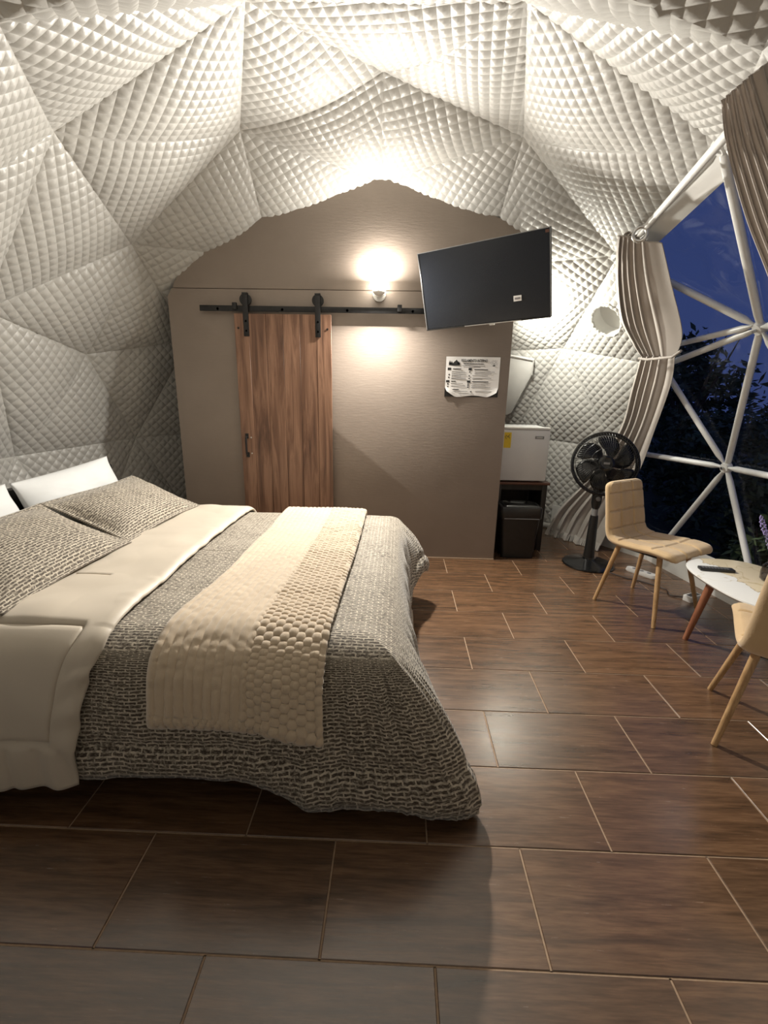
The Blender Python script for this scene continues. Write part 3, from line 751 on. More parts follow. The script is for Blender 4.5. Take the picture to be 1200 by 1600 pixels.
# ================================================================== NOOK
ft = empty('side_table', (1.135, 4.37, 0), 0, 'dark side table with red-brown top carrying the refrigerator', 'table')
MB().box((0, 0, .634), (.49, .52, .022)).build('table_top', M['tablewood'], ft, bevel=.003)
for sx in (-1, 1):
    for sy in (-1, 1): MB().box((sx * .205, sy * .22, .312), (.045, .045, .624)).build('leg', M['darkwood'], ft, bevel=.003)
MB().box((0, -.225, .598), (.40, .018, .05)).build('apron', M['darkwood'], ft)
for sx in (-1, 1): MB().box((sx * .205, 0, .30), (.018, .40, .60)).build('side_panel', M['darkwood'], ft)
MB().box((0, .215, .26), (.40, .018, .52)).build('back_panel', M['darkwood'], ft); MB().box((0, .215, .558), (.03, .018, .08)).build('back_post', M['darkwood'], ft)

fr = empty('mini_refrigerator', (1.120, 4.34, .645), 0, 'white mini refrigerator with a yellow energy sticker on its door', 'refrigerator')
MB().box((0, .025, .245), (.425, .40, .47)).build('body', M['white'], fr, bevel=.008)
dd = MB().box((0, -.205, .240), (.425, .045, .452)).build('door', M['white'], fr, bevel=.010, seg=3)
MB().box((0, -.2, .478), (.425, .06, .022)).build('door_cap', M['plastic'], fr, bevel=.006)
MB().box((.122, -.2285, .402), (.078, .004, .024)).build('badge', M['grey'], dd, bevel=.001); MB().box((.122, -.2310, .402), (.05, .001, .006)).build('badge_print', M['chrome'], dd)
yl = MB().box((-.155, -.2285, .375), (.062, .002, .135)).build('energy_sticker', M['yellow'], dd)
yi = MB()
for (a, b, c, d) in ((-.17, .42, -.155, .40), (-.155, .40, -.14, .425), (-.18, .41, -.165, .385), (-.15, .415, -.138, .39)): yi.tube([(a, -.2298, b), (c, -.2298, d)], .002, 4)
yi.build('sticker_print', M['ink'], yl)
for sx in (-1, 1):
    for sy in (-1, 1): MB().lathe([(.014, 0), (.014, .014)], 10, Matrix.Translation((sx * .17, .02 + sy * .16, -.001))).build('foot', M['black'], fr)

def rrect(hw, hd, r_, n=5):
    pts = []
    for cx_, cy_, a0 in ((hw - r_, hd - r_, 0), (-hw + r_, hd - r_, PI / 2), (-hw + r_, -hd + r_, PI), (hw - r_, -hd + r_, 3 * PI / 2)):
        for k in range(n + 1): a = a0 + PI / 2 * k / n; pts.append((cx_ + r_ * math.cos(a), cy_ + r_ * math.sin(a)))
    return pts
def loft(secs, r_=.03):      # list of (half width, half depth, z)
    P = MB(); n = None
    for hw, hd, z in secs:
        pts = rrect(hw, hd, min(r_, hw * .95, hd * .95)); n = len(pts); P.v += [(x, y, z) for x, y in pts]
    for i in range(len(secs) - 1):
        for k in range(n): P.f.append((i * n + k, i * n + (k + 1) % n, (i + 1) * n + (k + 1) % n, (i + 1) * n + k))
    P.f += [tuple(range(n - 1, -1, -1)), tuple((len(secs) - 1) * n + k for k in range(n))]; return P
tb = empty('trash_bin', (1.09, 4.005 - .01, 0), 0, 'black plastic waste bin with a lid standing under the side table', 'bin')
loft([(.135, .095, 0), (.14, .10, .01), (.165, .115, .37)]).build('body', M['black'], tb, True)
loft([(.172, .121, .365), (.176, .124, .372), (.178, .126, .455), (.172, .12, .468), (.16, .11, .470)]).build('lid_band', M['black'], tb, True)
loft([(.158, .108, .469), (.15, .10, .478), (.12, .08, .487)]).build('lid', M['blackgloss'], tb, True)
MB().box((0, -.1285, .372), (.30, .003, .006)).build('rim_line', M['grey'], tb)

# smooth access flap on the lining behind the refrigerator
n_f = [(t, c_, n_) for t, c_, n_, s in FACES if set(t) == {1, 2, 13}][0]
def on_plane(px, c_, n_, off): d = ray(*px); t = ((c_ - n_ * off - CP) @ n_) / (d @ n_); return CP + d * t
fp = [on_plane(p, n_f[1], n_f[2], .055) for p in ((770, 552), (802, 556), (834, 562), (831, 585), (815, 615), (798, 646), (770, 655))]
fb = [p + n_f[2] * .03 for p in fp]
fo = sum(fp) / len(fp)
flap = empty('access_flap', fo, 0, 'smooth white fabric flap on the quilted lining above the refrigerator', 'flap')
P = MB(); n = len(fp); P.add([tuple(p - fo) for p in fp + fb], [tuple(range(n)), tuple(range(2 * n - 1, n - 1, -1))] + [(k, (k + 1) % n, n + (k + 1) % n, n + k) for k in range(n)])
P.build('sheet', M['vent'], flap, bevel=.004)
P = MB(); P.tube([tuple(p - fo - n_f[2] * .006) for p in fp[:4]], .010, 6); P.build('hem', M['vent'], flap, True)

# ================================================================== BED
bed = empty('bed', (-.98, 2.2, 0), 0, 'low black bed frame with a padded black headboard', 'bed')
MB().box((0, 0, .20), (1.86, 1.50, .10)).build('base', M['headboard'], bed, bevel=.01)
for sx in (-.85, .75):
    for sy in (-.62, .62): MB().lathe([(.03, 0), (.034, .15)], 12, Matrix.Translation((sx, sy, 0))).build('leg', M['black'], bed)
MB().box((-1.035, .10, .50), (.055, 1.68, .80)).build('headboard', M['headboard'], bed, bevel=.012)
for sy in (-.62, .82): MB().box((-1.035, sy, .06), (.05, .08, .12)).build('headboard_leg', M['black'], bed)
mt = loft([(.93, .74, .25), (.97, .78, .27), (.97, .78, .53), (.94, .75, .556), (.86, .67, .590)], .08).build('mattress', M['mattress'], None, True)
mt.location = (-.98, 2.2, 0); tag(mt, 'thick pale mattress under the tweed comforter', 'mattress')

YN, YF, XE, ZE = 1.335, 3.045, .012, .585
def nz3(x, y, z=0): return noise.noise(Vector((x, y, z)))
def ztop(x, y):
    dx = max(0, XE - x); dyn = y - YN; dyf = YF - y
    e = min(dx, dyn, dyf); f = 1 - max(0, 1 - e / .13) ** 2.2
    z = ZE + .042 * f + .012 * f * nz3(x * 3, y * 3) + .005 * f * nz3(x * 9, y * 9, 3)
    return z
KEYS = [  # edge point on the mattress rim, hem point, outward direction
    ((-1.75, YN), (-1.75, 1.265, .10), (0, -1)), ((-1.4, YN), (-1.4, 1.26, .095), (0, -1)), ((-1.0, YN), (-1.01, 1.265, .115), (0, -1)), ((-.7, YN), (-.70, 1.27, .12), (0, -1)), ((-.45, YN), (-.46, 1.265, .11), (0, -1)),
    ((-.29, YN), (-.27, 1.225, .055), (0, -1)), ((-.17, YN), (-.13, 1.245, .045), (0, -1)), ((-.08, YN), (.02, 1.24, .05), (.1, -1)), ((-.02, YN), (.14, 1.235, .035), (.3, -.95)), ((XE, YN), (.262, 1.25, .02), (.7, -.7)),
    ((XE, YN + .03), (.325, 1.305, .015), (.9, -.3)), ((XE, YN + .10), (.285, 1.40, .04), (1, 0)), ((XE, YN + .26), (.17, 1.58, .09), (1, 0)), ((XE, 1.95), (.105, 1.95, .12), (1, 0)), ((XE, 2.4), (.095, 2.4, .13), (1, 0)),
    ((XE, 2.75), (.115, 2.70, .16), (1, 0)), ((XE, 2.95), (.19, 2.88, .24), (1, .1)), ((XE, YF), (.235, 3.02, .22), (.7, .7)), ((-.10, YF), (.06, 3.12, .22), (.2, 1)), ((-.5, YF), (-.5, 3.12, .2), (0, 1)), ((-1.93, YF), (-1.93, 3.12, .2), (0, 1))]
def cr(a, b, c, d, t): return .5 * (2 * b + (c - a) * t + (2 * a - 5 * b + 4 * c - d) * t * t + (-a + 3 * b - 3 * c + d) * t ** 3)
KE = np.array([k[0] for k in KEYS]); KH = np.array([k[1] for k in KEYS]); KO = np.array([k[2] for k in KEYS], float)
def key_at(p):
    i = min(int(p), len(KEYS) - 2); t = p - i; j0, j3 = max(i - 1, 0), min(i + 2, len(KEYS) - 1)
    E_ = KE[i] * (1 - t) + KE[i + 1] * t; Hm = cr(KH[j0], KH[i], KH[i + 1], KH[j3], t); O_ = KO[i] * (1 - t) + KO[i + 1] * t
    return E_, Hm, O_ / np.linalg.norm(O_)
def skirt(p, l, off=0):
    E_, Hm, O_ = key_at(p)
    e = np.array([E_[0], E_[1], ZE]); o = np.array([O_[0], O_[1], 0]); dz = ZE - Hm[2]
    P0 = e; P1 = e + o * .045 - np.array([0, 0, .025]); P2 = Hm * .72 + e * .28; P2 = np.array([P2[0], P2[1], Hm[2] + .55 * dz]) + o * .035; P3 = Hm
    q = (1 - l) ** 3 * P0 + 3 * (1 - l) ** 2 * l * P1 + 3 * (1 - l) * l * l * P2 + l ** 3 * P3
    am = min(1, l * 2.5)
    q = q + o * am * (.012 * nz3(p * 2.3, l * 2.2, 5) + .006 * nz3(p * 7, l * 5, 9) + off)
    return q
cf = empty('comforter', (-.95, 1.335, .6), 0, 'brown and cream tweed comforter draped over the bed, cream lining folded back at the head', 'comforter')
co = np.array(cf.location)
def stitch(l, c, w): return max(0, 1 - abs(l - c) / w)
pp = np.linspace(0, len(KEYS) - 1, 420); ll = np.linspace(0, 1, 40); tt = np.linspace(0, 1, 60)
V_ = []; UT = []; US = []; per = 0; last = None
for p in pp:
    E_, Hm, O_ = key_at(p); mid = np.array([E_[0], E_[1]]) * .4 + Hm[:2] * .6
    if last is not None: per += np.linalg.norm(mid - last)
    last = mid; o = np.array([O_[0], O_[1], 0])
    Sp = np.array([min(E_[0], -.80), 2.19])
    for t_ in tt:
        xy = Sp * (1 - t_) + E_ * t_; V_.append(np.array([xy[0], xy[1], ztop(xy[0], xy[1])]) - co); UT.append(tuple(xy)); US.append((-1.75 + per, YN - .02))
    for l in ll[1:]:
        q = skirt(p, l)
        q = q - o * (.012 * stitch(l, .79, .05)) - o * (.010 * stitch(p, 10.45, .12) * (l > .5) * (l < .95))
        q = q + o * .010 * math.sin(min(1, max(0, (l - .79) / .21)) * PI)
        if l > .97: q = q - o * .01; q[2] += .004
        V_.append(q - co); UT.append((0, 0)); US.append((-1.75 + per, YN - .02 - l * (ZE - Hm[2])))
nc = len(tt) + len(ll) - 1; F_ = []; UV_ = []
for i in range(len(pp) - 1):
    for j in range(nc - 1):
        f = (i * nc + j, i * nc + j + 1, (i + 1) * nc + j + 1, (i + 1) * nc + j); F_.append(f)
        UV_ += [(UT if j < len(tt) - 1 else US)[k] for k in f]
me = bpy.data.meshes.new('comforter_cover'); me.from_pydata([tuple(v) for v in V_], [], F_)
me.uv_layers.new(name='uv').data.foreach_set('uv', np.array(UV_, float).ravel())
me.polygons.foreach_set('use_smooth', [True] * len(me.polygons))
cover = obj('cover', me, M['tweed'], cf)
so = cover.modifiers.new('thick', 'SOLIDIFY'); so.thickness = .022; so.offset = -1

# strips lying on the comforter: from the far side over the top and down the near side
def strip_pt(x, s, off, L_far=.25):
    """s: metres from the far hem; returns point and outward normal"""
    if s < L_far:
        l = (L_far - s) / .47; E_ = (x, YF); y = YF + .045 * min(1, l * 3); z = ZE - .35 * l * .9 - .01
        n = np.array([0, 1, .25 + (1 - min(1, l * 4))]); n /= np.linalg.norm(n); return np.array([x, y, z]) + n * off, n
    s -= L_far
    W = YF - YN
    if s <= W:
        y = YF - s; e = .012
        z = ztop(x, y); gy = (ztop(x, min(YF, y + e)) - ztop(x, max(YN, y - e))) / (2 * e); gx = (ztop(x + e, y) - ztop(x - e, y)) / (2 * e)
        n = np.array([-gx, -gy, 1]); n /= np.linalg.norm(n)
        # blend the normal round the rim
        k = max(0, 1 - (y - YN) / .06); n = n + np.array([0, -1, 0]) * k * .6; n /= np.linalg.norm(n)
        return np.array([x, y, z]) + n * off, n
    l = (s - W) / .50
    i = np.interp(x, KE[:10, 0], np.arange(10))
    q = skirt(i, min(l, 1.06)); q[0] = x
    d = skirt(i, min(l + .03, 1.06)) - skirt(i, max(l - .03, 0)); n = np.array([0, d[2], -d[1]]); n /= np.linalg.norm(n)
    if n[1] > 0: n = -n
    if l < .12: n = n * (.5 + l * 4) + np.array([0, -.6, .8]) * (.5 - l * 4) ; n /= np.linalg.norm(n)
    return q + n * off, n
def drape_grid(xf, offf, us, ss, origin):
    """base sheet on the comforter, smoothed over the rim, then raised along its own normals"""
    B = np.array([[strip_pt(xf(u, q), q, 0)[0] for q in ss] for u in us])
    k = max(1, int(.035 / (ss[1] - ss[0]))); ker = np.ones(2 * k + 1) / (2 * k + 1)
    pad = np.concatenate([np.repeat(B[:, :1], k, 1), B, np.repeat(B[:, -1:], k, 1)], 1)
    S = np.stack([np.stack([np.convolve(pad[i, :, c], ker, 'valid') for c in range(3)], -1) for i in range(len(us))])
    S[:, :k] = B[:, :k]; S[:, -k:] = B[:, -k:]
    ku = max(1, int(.045 / abs(B[1, len(ss) // 2, 0] - B[0, len(ss) // 2, 0])))
    keru = np.ones(2 * ku + 1) / (2 * ku + 1); ix = np.arange(len(us))
    S2 = S.copy()
    for c in (1, 2):
        pd = np.concatenate([np.repeat(S[:1, :, c], ku, 0), S[:, :, c], np.repeat(S[-1:, :, c], ku, 0)], 0)
        S2[:, :, c] = np.stack([np.convolve(pd[:, q], keru, 'valid') for q in range(len(ss))], 1)
    S = S2
    lift = np.maximum(0, np.linalg.norm(S - B, axis=2))[..., None]
    pl_ = np.concatenate([np.repeat(lift[:1], ku, 0), lift, np.repeat(lift[-1:], ku, 0)], 0)
    lift = np.repeat(np.quantile(lift, .9, axis=0)[None], len(us), 0)[:, :, 0]
    k2 = 3 * k; kr2 = np.hanning(2 * k2 + 3)[1:-1]; kr2 /= kr2.sum()
    lp = np.concatenate([np.repeat(lift[:, :1], k2, 1), lift, np.repeat(lift[:, -1:], k2, 1)], 1)
    lift = np.stack([np.convolve(lp[q], kr2, 'valid') for q in range(len(us))])[..., None]

    gu = np.gradient(S, axis=0); gs = np.gradient(S, axis=1); N_ = np.cross(gs, gu); N_ /= np.linalg.norm(N_, axis=2)[..., None] + 1e-9
    if N_[len(us) // 2, len(ss) // 2, 2] < 0: N_ = -N_
    O_ = np.array([[offf(u, q) for q in ss] for u in us])[..., None]
    return S + N_ * (O_ + lift) - origin
ST = .25 + YF - YN
def cream_x(u, s):
    frac = s / ST
    xe = -.955 - .03 * math.sin(min(1, frac) * PI) + (0 if frac < 1 else -.10 * (frac - 1) / .25)
    x0_ = -1.90 + .17 * min(1, max(0, (s - .9) / .5))
    return x0_ + (xe - x0_) * u
def cream_off(u, s):
    x = cream_x(u, s)
    off = .026 + .006 * nz3(x * 5, s * 5, 2) - .016 * max(0, 1 - (1 - u) / .04) ** 2
    sq = 0
    g = lambda d, w_: max(0, 1 - abs(d) / w_)
    if 1.90 < s < 2.33: sq = max(sq, g(u - .885, .010))
    if u < .885: sq = max(sq, g(s - 1.90, .012), g(s - 2.33, .012))
    if .50 < u < .72: sq = max(sq, g(s - 1.52, .010))
    off -= .016 * sq ** .8
    off += .006 * math.sin(s * 46 + 6 * nz3(s * 7, u * 3)) * max(0, u - .89) * 9 * (1 if s > 1.9 else .3)
    if s > 2.35: off += .006 * math.sin(x * 60 + 4 * nz3(x * 9, s))
    off += .010 * max(0, nz3(x * 6 + 3, s * 6, 8)) * (s < 1.9)
    return max(.004, off)
P_ = drape_grid(cream_x, cream_off, np.linspace(0, 1, 130), np.linspace(0, ST + .49, 300), co)
fo_ = grid_mesh('cream_fold', P_, M['cream'], cf); fo_['label'] = 'cream satin lining of the comforter folded back'
so = fo_.modifiers.new('thick', 'SOLIDIFY'); so.thickness = .012; so.offset = -1
# plush runner
rn_ = empty('bed_runner', (-.48, 1.3, .6), 0, 'beige plush throw, ribbed and honeycomb textured, laid across the bed foot', 'throw')
ro = np.array(rn_.location)
LR = ST + .31
def run_x(u, s): return -.765 + .56 * u + .012 * math.sin(s * 2.2) + (.03 * (1 - u) * min(1, (1.9 - s) * 2) if s < 1.9 else 0)
def run_off(u, s):
    edge = max(0, min(1, min(u, 1 - u) * .56 / .02, (LR - s) / .02)); d = .012
    if u < .56: d += .013 * abs(math.sin(PI * u * .56 / .030)) ** .6 * (1 - .3 * abs(nz3(s * 6, u * 20)))
    else:
        cx_ = u * .56 / .027; cy_ = s / .030 + (.5 if int(cx_) % 2 else 0)
        d += .014 * (abs(math.sin(PI * cx_)) * abs(math.sin(PI * cy_))) ** .45
    if s > LR - .035 or u > .975: d += .008 * abs(math.sin(s * 90 + u * 60))
    return .008 + (.010 * min(1, max(0, (s - 1.95) / .15))) + d * max(.15, edge) ** .5 + .003 * nz3(u * 30, s * 40)
rr_ = grid_mesh('plush', drape_grid(run_x, run_off, np.linspace(0, 1, 180), np.linspace(.02, LR, 440), ro), M['fur'], rn_)
so = rr_.modifiers.new('thick', 'SOLIDIFY'); so.thickness = .012; so.offset = -1

# pillows
def pillow(name, c, ax, up, hw, hh, T_, mat, label, cat, group, flange=0, seed=0):
    """ax: long axis, up: short axis in the cushion plane"""
    ax = np.array(ax, float); ax /= np.linalg.norm(ax); up = np.array(up, float); up -= ax * (up @ ax); up /= np.linalg.norm(up); n = np.cross(ax, up)
    if n[2] < 0 and n[0] < 0: n = -n
    if n[0] < 0: n = -n
    fl_ = flange
    def pos(u, v):
        pin = 1 - .07 * (1 - abs(v)) ** 0 * (abs(u) ** 4) * 0 - .05 * (1 - u * u) * (abs(v) ** 6) * 0
        a = hw * u * (1 - .06 * (1 - v * v) * abs(u) ** 3 * 0 - .035 * (1 - v * v) * (abs(u) > 0)) ; b = hh * v * (1 - .05 * (1 - u * u))
        sag = -.025 * (u * u) * 0
        return ax * a + up * b + n * (.010 * nz3(u * 1.5 + seed, v * 1.5, seed) + sag)
    def th(u, v):
        if abs(u) > .999 or abs(v) > .999: return 0 if not fl_ else .006
        fu = min(1, (1 - abs(u)) * hw / max(1e-6, hw - fl_) if not fl_ else max(0, (1 - abs(u) - fl_ / hw)) / (1 - fl_ / hw))
        fv = min(1, (1 - abs(v)) if not fl_ else max(0, (1 - abs(v) - fl_ / hh)) / (1 - fl_ / hh))
        g = (1 - (1 - fu) ** 3.2) * (1 - (1 - fv) ** 2.6)
        return max(.006 if fl_ else 0.0002, T_ * g ** .75 * (1 + .10 * nz3(u * 2.5 + seed, v * 2.5)) + .004 * nz3(u * 9, v * 9, seed) * g)
    e = empty(name, c, 0, label, cat, group)
    slab_mesh('cover', pos, lambda u, v: n, th, 56, 44, M[mat], e, (hw, hh))
    return e
pillow('white_pillow', (-1.875, 2.60, .805), (0, 1, .03), (-.34, 0, 1), .40, .165, .17, 'linen', 'plain white pillow propped on the headboard beside the partition wall', 'pillow', 'white pillows', 0, 1)
pillow('white_pillow', (-1.865, 1.79, .80), (0, 1, .0), (-.34, 0, 1), .38, .165, .17, 'linen', 'plain white pillow propped on the headboard at the open side of the bed', 'pillow', 'white pillows', 0, 2)
pillow('sham_pillow', (-1.555, 2.575, .757), (.06, 1, 0), (-1, .02, .40), .385, .245, .165, 'tweed', 'tweed pillow lying before the white pillow on the partition side', 'pillow', 'tweed pillows', .022, 3)
pillow('sham_pillow', (-1.56, 1.785, .760), (.02, 1, .0), (-1, .02, .40), .385, .245, .165, 'tweed', 'tweed pillow lying before the white pillow at the open side of the bed', 'pillow', 'tweed pillows', .022, 4)

# ================================================================== CURTAINS
def smooth_rows(rows, n):
    R_ = np.array(rows, float); out = []
    for t in np.linspace(0, len(R_) - 1, n):
        i = min(int(t), len(R_) - 2); f = t - i; out.append(cr(R_[max(i - 1, 0)], R_[i], R_[i + 1], R_[min(i + 2, len(R_) - 1)], f))
    return np.array(out)
def curtain_sheet(name, rowsL, rowsR, amp, pleats, parent, nrow=90, ncol=150, power=1.):
    A_ = smooth_rows(rowsL, nrow); B_ = smooth_rows(rowsR, nrow); am = np.interp(np.linspace(0, 1, nrow), np.linspace(0, 1, len(amp)), amp)
    o = np.array(parent.location); P_ = []
    for j in range(ncol):
        v = j / (ncol - 1); col = []
        for i in range(nrow):
            p = A_[i] * (1 - v) + B_[i] * v; inn = DC - p; inn[2] *= .4; inn /= np.linalg.norm(inn)
            side = B_[i] - A_[i]; L = np.linalg.norm(side); side = side / max(L, 1e-6)
            ph = (1 - (1 - v) ** power) * pleats * 2 * PI + .5 * math.sin(i / nrow * 3 + v * 2)
            fold = am[i] * (1 if power == 1 else (.25 + .75 * (1 - v)))
            w_ = math.sin(ph) + .35 * math.sin(2 * ph + 1)
            col.append(p + inn * fold * w_ + side * fold * .55 * math.sin(2 * ph) - o)
        P_.append(col)
    sh_ = grid_mesh(name, P_, M['curtain'], parent); so = sh_.modifiers.new('thick', 'SOLIDIFY'); so.thickness = .004
    sh_['n'] = 0; del sh_['n']
    return P_
RI = 2.47
cl = empty('curtain', on_dome(960, 700, RI) * np.array([1, 1, 0]), 0, 'taupe curtain tied back beside the window with its fringed hem on the floor', 'curtain')
Lp = [on_dome(971, 366, RI), on_dome(969, 430, RI), on_dome(977, 500, RI), on_dome(1004, 556, RI)]
Rp = [on_dome(1032, 380, RI), on_dome(1046, 440, RI), on_dome(1066, 520, RI), on_dome(1056, 557, RI)]
curtain_sheet('upper_drape', Lp, Rp, [.035, .05, .055, .03], 4.6, cl, 60, 170, 2.3)
RL = 2.47
Lp2 = [on_dome(1004, 556, RI), on_dome(990, 610, RL), on_dome(972, 672, RL), on_dome(925, 745, RL), on_dome(876, 795, 2.44), on_dome(858, 826, 2.43)]
Rp2 = [on_dome(1056, 557, RI), on_dome(1050, 600, RL), on_dome(1024, 672, RL), on_dome(1000, 735, RL), on_dome(960, 810, 2.42), on_dome(938, 858, 2.40)]
for q in (Lp2, Rp2): q[-1][2] = max(q[-1][2], .05)
Lp2[-1][2] = .05; Rp2[-1][2] = .05
LD = curtain_sheet('lower_drape', Lp2, Rp2, [.03, .045, .05, .055, .06, .06], 4.2, cl, 90, 170, 1.5)
fg = MB(); o_ = np.array(cl.location)
for k in range(0, 170):
    p = np.array(LD[k][-1]); up_ = np.array(LD[k][-3]); inn = DC - p - o_; inn[2] = 0; inn /= np.linalg.norm(inn)
    fg.tube([tuple(p + np.array([0, 0, .02]) + inn * .006), tuple(p + inn * (.03 + .012 * random.random()) + np.array([.006 * random.uniform(-1, 1), 0, -.046]))], .004, 4)
fg.build('fringe', M['fringe'], cl)
tp = [on_dome(x, y, RI - .075) - o_ for x, y in ((998, 560), (1010, 562), (1030, 560), (1050, 558), (1064, 548))]
MB().tube([tuple(p) for p in tp], .009, 8).build('tieback', M['curtain'], cl, True)
# rod
r0 = on_dome(1000, 366, RI + .01); r1 = on_dome(1142, 203, 2.50)
def lerp(a, b, t): return a * (1 - t) + b * t
rd = empty('curtain_rod', r0, 0, 'white tubular rod running up along the window edge through the curtain grommet', 'curtain rod')
r2 = on_dome(1152, 190, 2.51)
pts = smooth_rows([r0, lerp(r0, r1, .5) + (lerp(r0, r1, .5) - DC) * .012, r1, r2], 20)
MB().tube([tuple(p - r0) for p in pts], .018, 12).build('tube', M['whitepaint'], rd, True)
fin = r0 + (r0 - r1) / np.linalg.norm(r0 - r1) * .03
MB().tube([(0, 0, 0), tuple(fin - r0)], [.018, .014], 12).build('end_cap', M['whitepaint'], rd, True)
for tt in (.33, .8):
    i = int(tt * 19); p = pts[i]; q = p + (p - DC) / np.linalg.norm(p - DC) * .11
    MB().tube([tuple(p - r0), tuple(q - r0)], .008, 8).build('bracket', M['whitepaint'], rd, True)
gp = on_dome(1000, 366, RI - .06)
gq = Vector(ray(1000, 366)).to_track_quat('Z', 'Y').to_matrix().to_4x4()
MB().torus(.036, .009, 28, 8, Matrix.Translation(Vector(gp - o_)) @ gq).build('grommet', M['chrome'], cl, True)
# second curtain, pushed to the other end of the rod
cu2 = empty('curtain', (1.2, 1.7, 0), 0, 'taupe curtain bunched in narrow pleats at the upper end of the rod', 'curtain')
def near_pt(x, y, t): return CP + ray(x, y) * t
Lc = [near_pt(1137, 150, 2.15), near_pt(1147, 225, 2.3), near_pt(1176, 335, 2.45), near_pt(1215, 440, 2.55), near_pt(1250, 560, 2.6)]
Rc = [near_pt(1222, 75, 1.95), near_pt(1270, 190, 2.05), near_pt(1330, 330, 2.15), near_pt(1380, 470, 2.2), near_pt(1410, 620, 2.25)]
Rc = [l_ * .38 + r_ * .62 for l_, r_ in zip(Lc, Rc)]
curtain_sheet('drape', Lc, Rc, [.025, .03, .03, .03, .03], 5.5, cu2, 60, 160)

# ================================================================== FAN
fan = empty('pedestal_fan', (1.672, 3.80, 0), 0, 'black pedestal fan with round wire cage between the curtain and the beige chair', 'fan')
MB().lathe([(0, 0), (.205, 0), (.210, .008), (.205, .018), (.16, .030), (.08, .042), (.05, .055), (.046, .07), (0, .07)], 48).build('base', M['blackgloss'], fan, True)
MB().lathe([(.047, .06), (.043, .12), (.034, .40), (.030, .44)], 20).build('column', M['black'], fan, True)
MB().lathe([(.024, .44), (.024, .50)], 20).build('collar', M['grey'], fan, True)
MB().lathe([(.020, .49), (.032, .51), (.040, .55), (.040, .64), (.030, .70), (0, .70)], 20).build('neck', M['black'], fan, True)
MB().lathe([(0, 0), (.018, 0), (.018, .016), (.010, .022), (0, .022)], 16, Matrix.Translation((-.006, -.036, .59)) @ Matrix.Rotation(PI / 2, 4, 'X')).build('tilt_knob', M['grey'], fan, True)
head = Matrix.Translation((.0, -.06, .885)) @ Matrix.Rotation(math.radians(-14), 4, 'Z') @ Matrix.Rotation(math.radians(PI * 0 + 90 - 12), 4, 'X')   # local +Z looks out of the fan
FR = .248
MB().lathe([(0, -.19), (.05, -.185), (.075, -.15), (.078, -.08), (.06, -.055), (0, -.055)], 28, head).build('motor', M['black'], fan, True)
MB().torus(FR, .011, 64, 8, head).build('cage_rim', M['blackgloss'], fan, True)
MB().torus(FR - .012, .008, 64, 6, head @ Matrix.Translation((0, 0, -.03))).build('cage_rim', M['black'], fan, True)
fgm = MB(); bgm = MB()
for k in range(72):
    a = 2 * PI * k / 72; pts_f = []; pts_b = []
    for r_ in (.055, .10, .15, .20, .24, FR):
        tw = a + .35 * (r_ - .055) / .2; zf = .06 * math.sqrt(max(0, 1 - ((r_ - .03) / (FR - .03)) ** 2.6)); pts_f.append(head @ Vector((r_ * math.cos(tw), r_ * math.sin(tw), zf)))
        zb = -.075 * math.sqrt(max(0, 1 - ((r_ - .03) / (FR - .03)) ** 3)); pts_b.append(head @ Vector((r_ * math.cos(a), r_ * math.sin(a), zb)))
    fgm.tube(pts_f, .0013, 4, False)
    if k % 2 == 0: bgm.tube(pts_b, .0016, 4, False)
for r_ in (.12, .18, .225):
    zf = .06 * math.sqrt(max(0, 1 - ((r_ - .03) / (FR - .03)) ** 2.6)); fgm.torus(r_, .0016, 48, 4, head @ Matrix.Translation((0, 0, zf)))
fgm.build('front_grille', M['black'], fan, True); bgm.build('rear_grille', M['black'], fan, True)
cap = MB().lathe([(.062, .052), (.060, .064), (.045, .070), (.040, .068), (0, .070)], 32, head).build('cage_badge', M['blackgloss'], fan, True)
bd_ = MB().box((0, 0, .0715), (.045, .016, .002)); bd_.v = [tuple(head @ Vector(v)) for v in bd_.v]; bd_.build('badge_plate', M['grey'], cap)
MB().lathe([(0, .03), (.045, .025), (.052, -.03), (0, -.04)], 24, head).build('blade_hub', M['black'], fan, True)
for k in range(6):
    a0 = 2 * PI * k / 6; rows_ = []
    for r_ in np.linspace(.045, .222, 9):
        f = (r_ - .045) / .177; half = (.30 + .24 * math.sin(f * PI * .75)) * (1 - .35 * f ** 4); sw = .55 * f
        rows_.append([tuple(head @ Vector((r_ * math.cos(a0 + sw + half * q), r_ * math.sin(a0 + sw + half * q), .022 * q * (1 - .3 * f) * 1.2))) for q in np.linspace(-1, 1, 7)])
    b_ = grid_mesh('blade', rows_, M['blackgloss'], fan); so = b_.modifiers.new('thick', 'SOLIDIFY'); so.thickness = .002

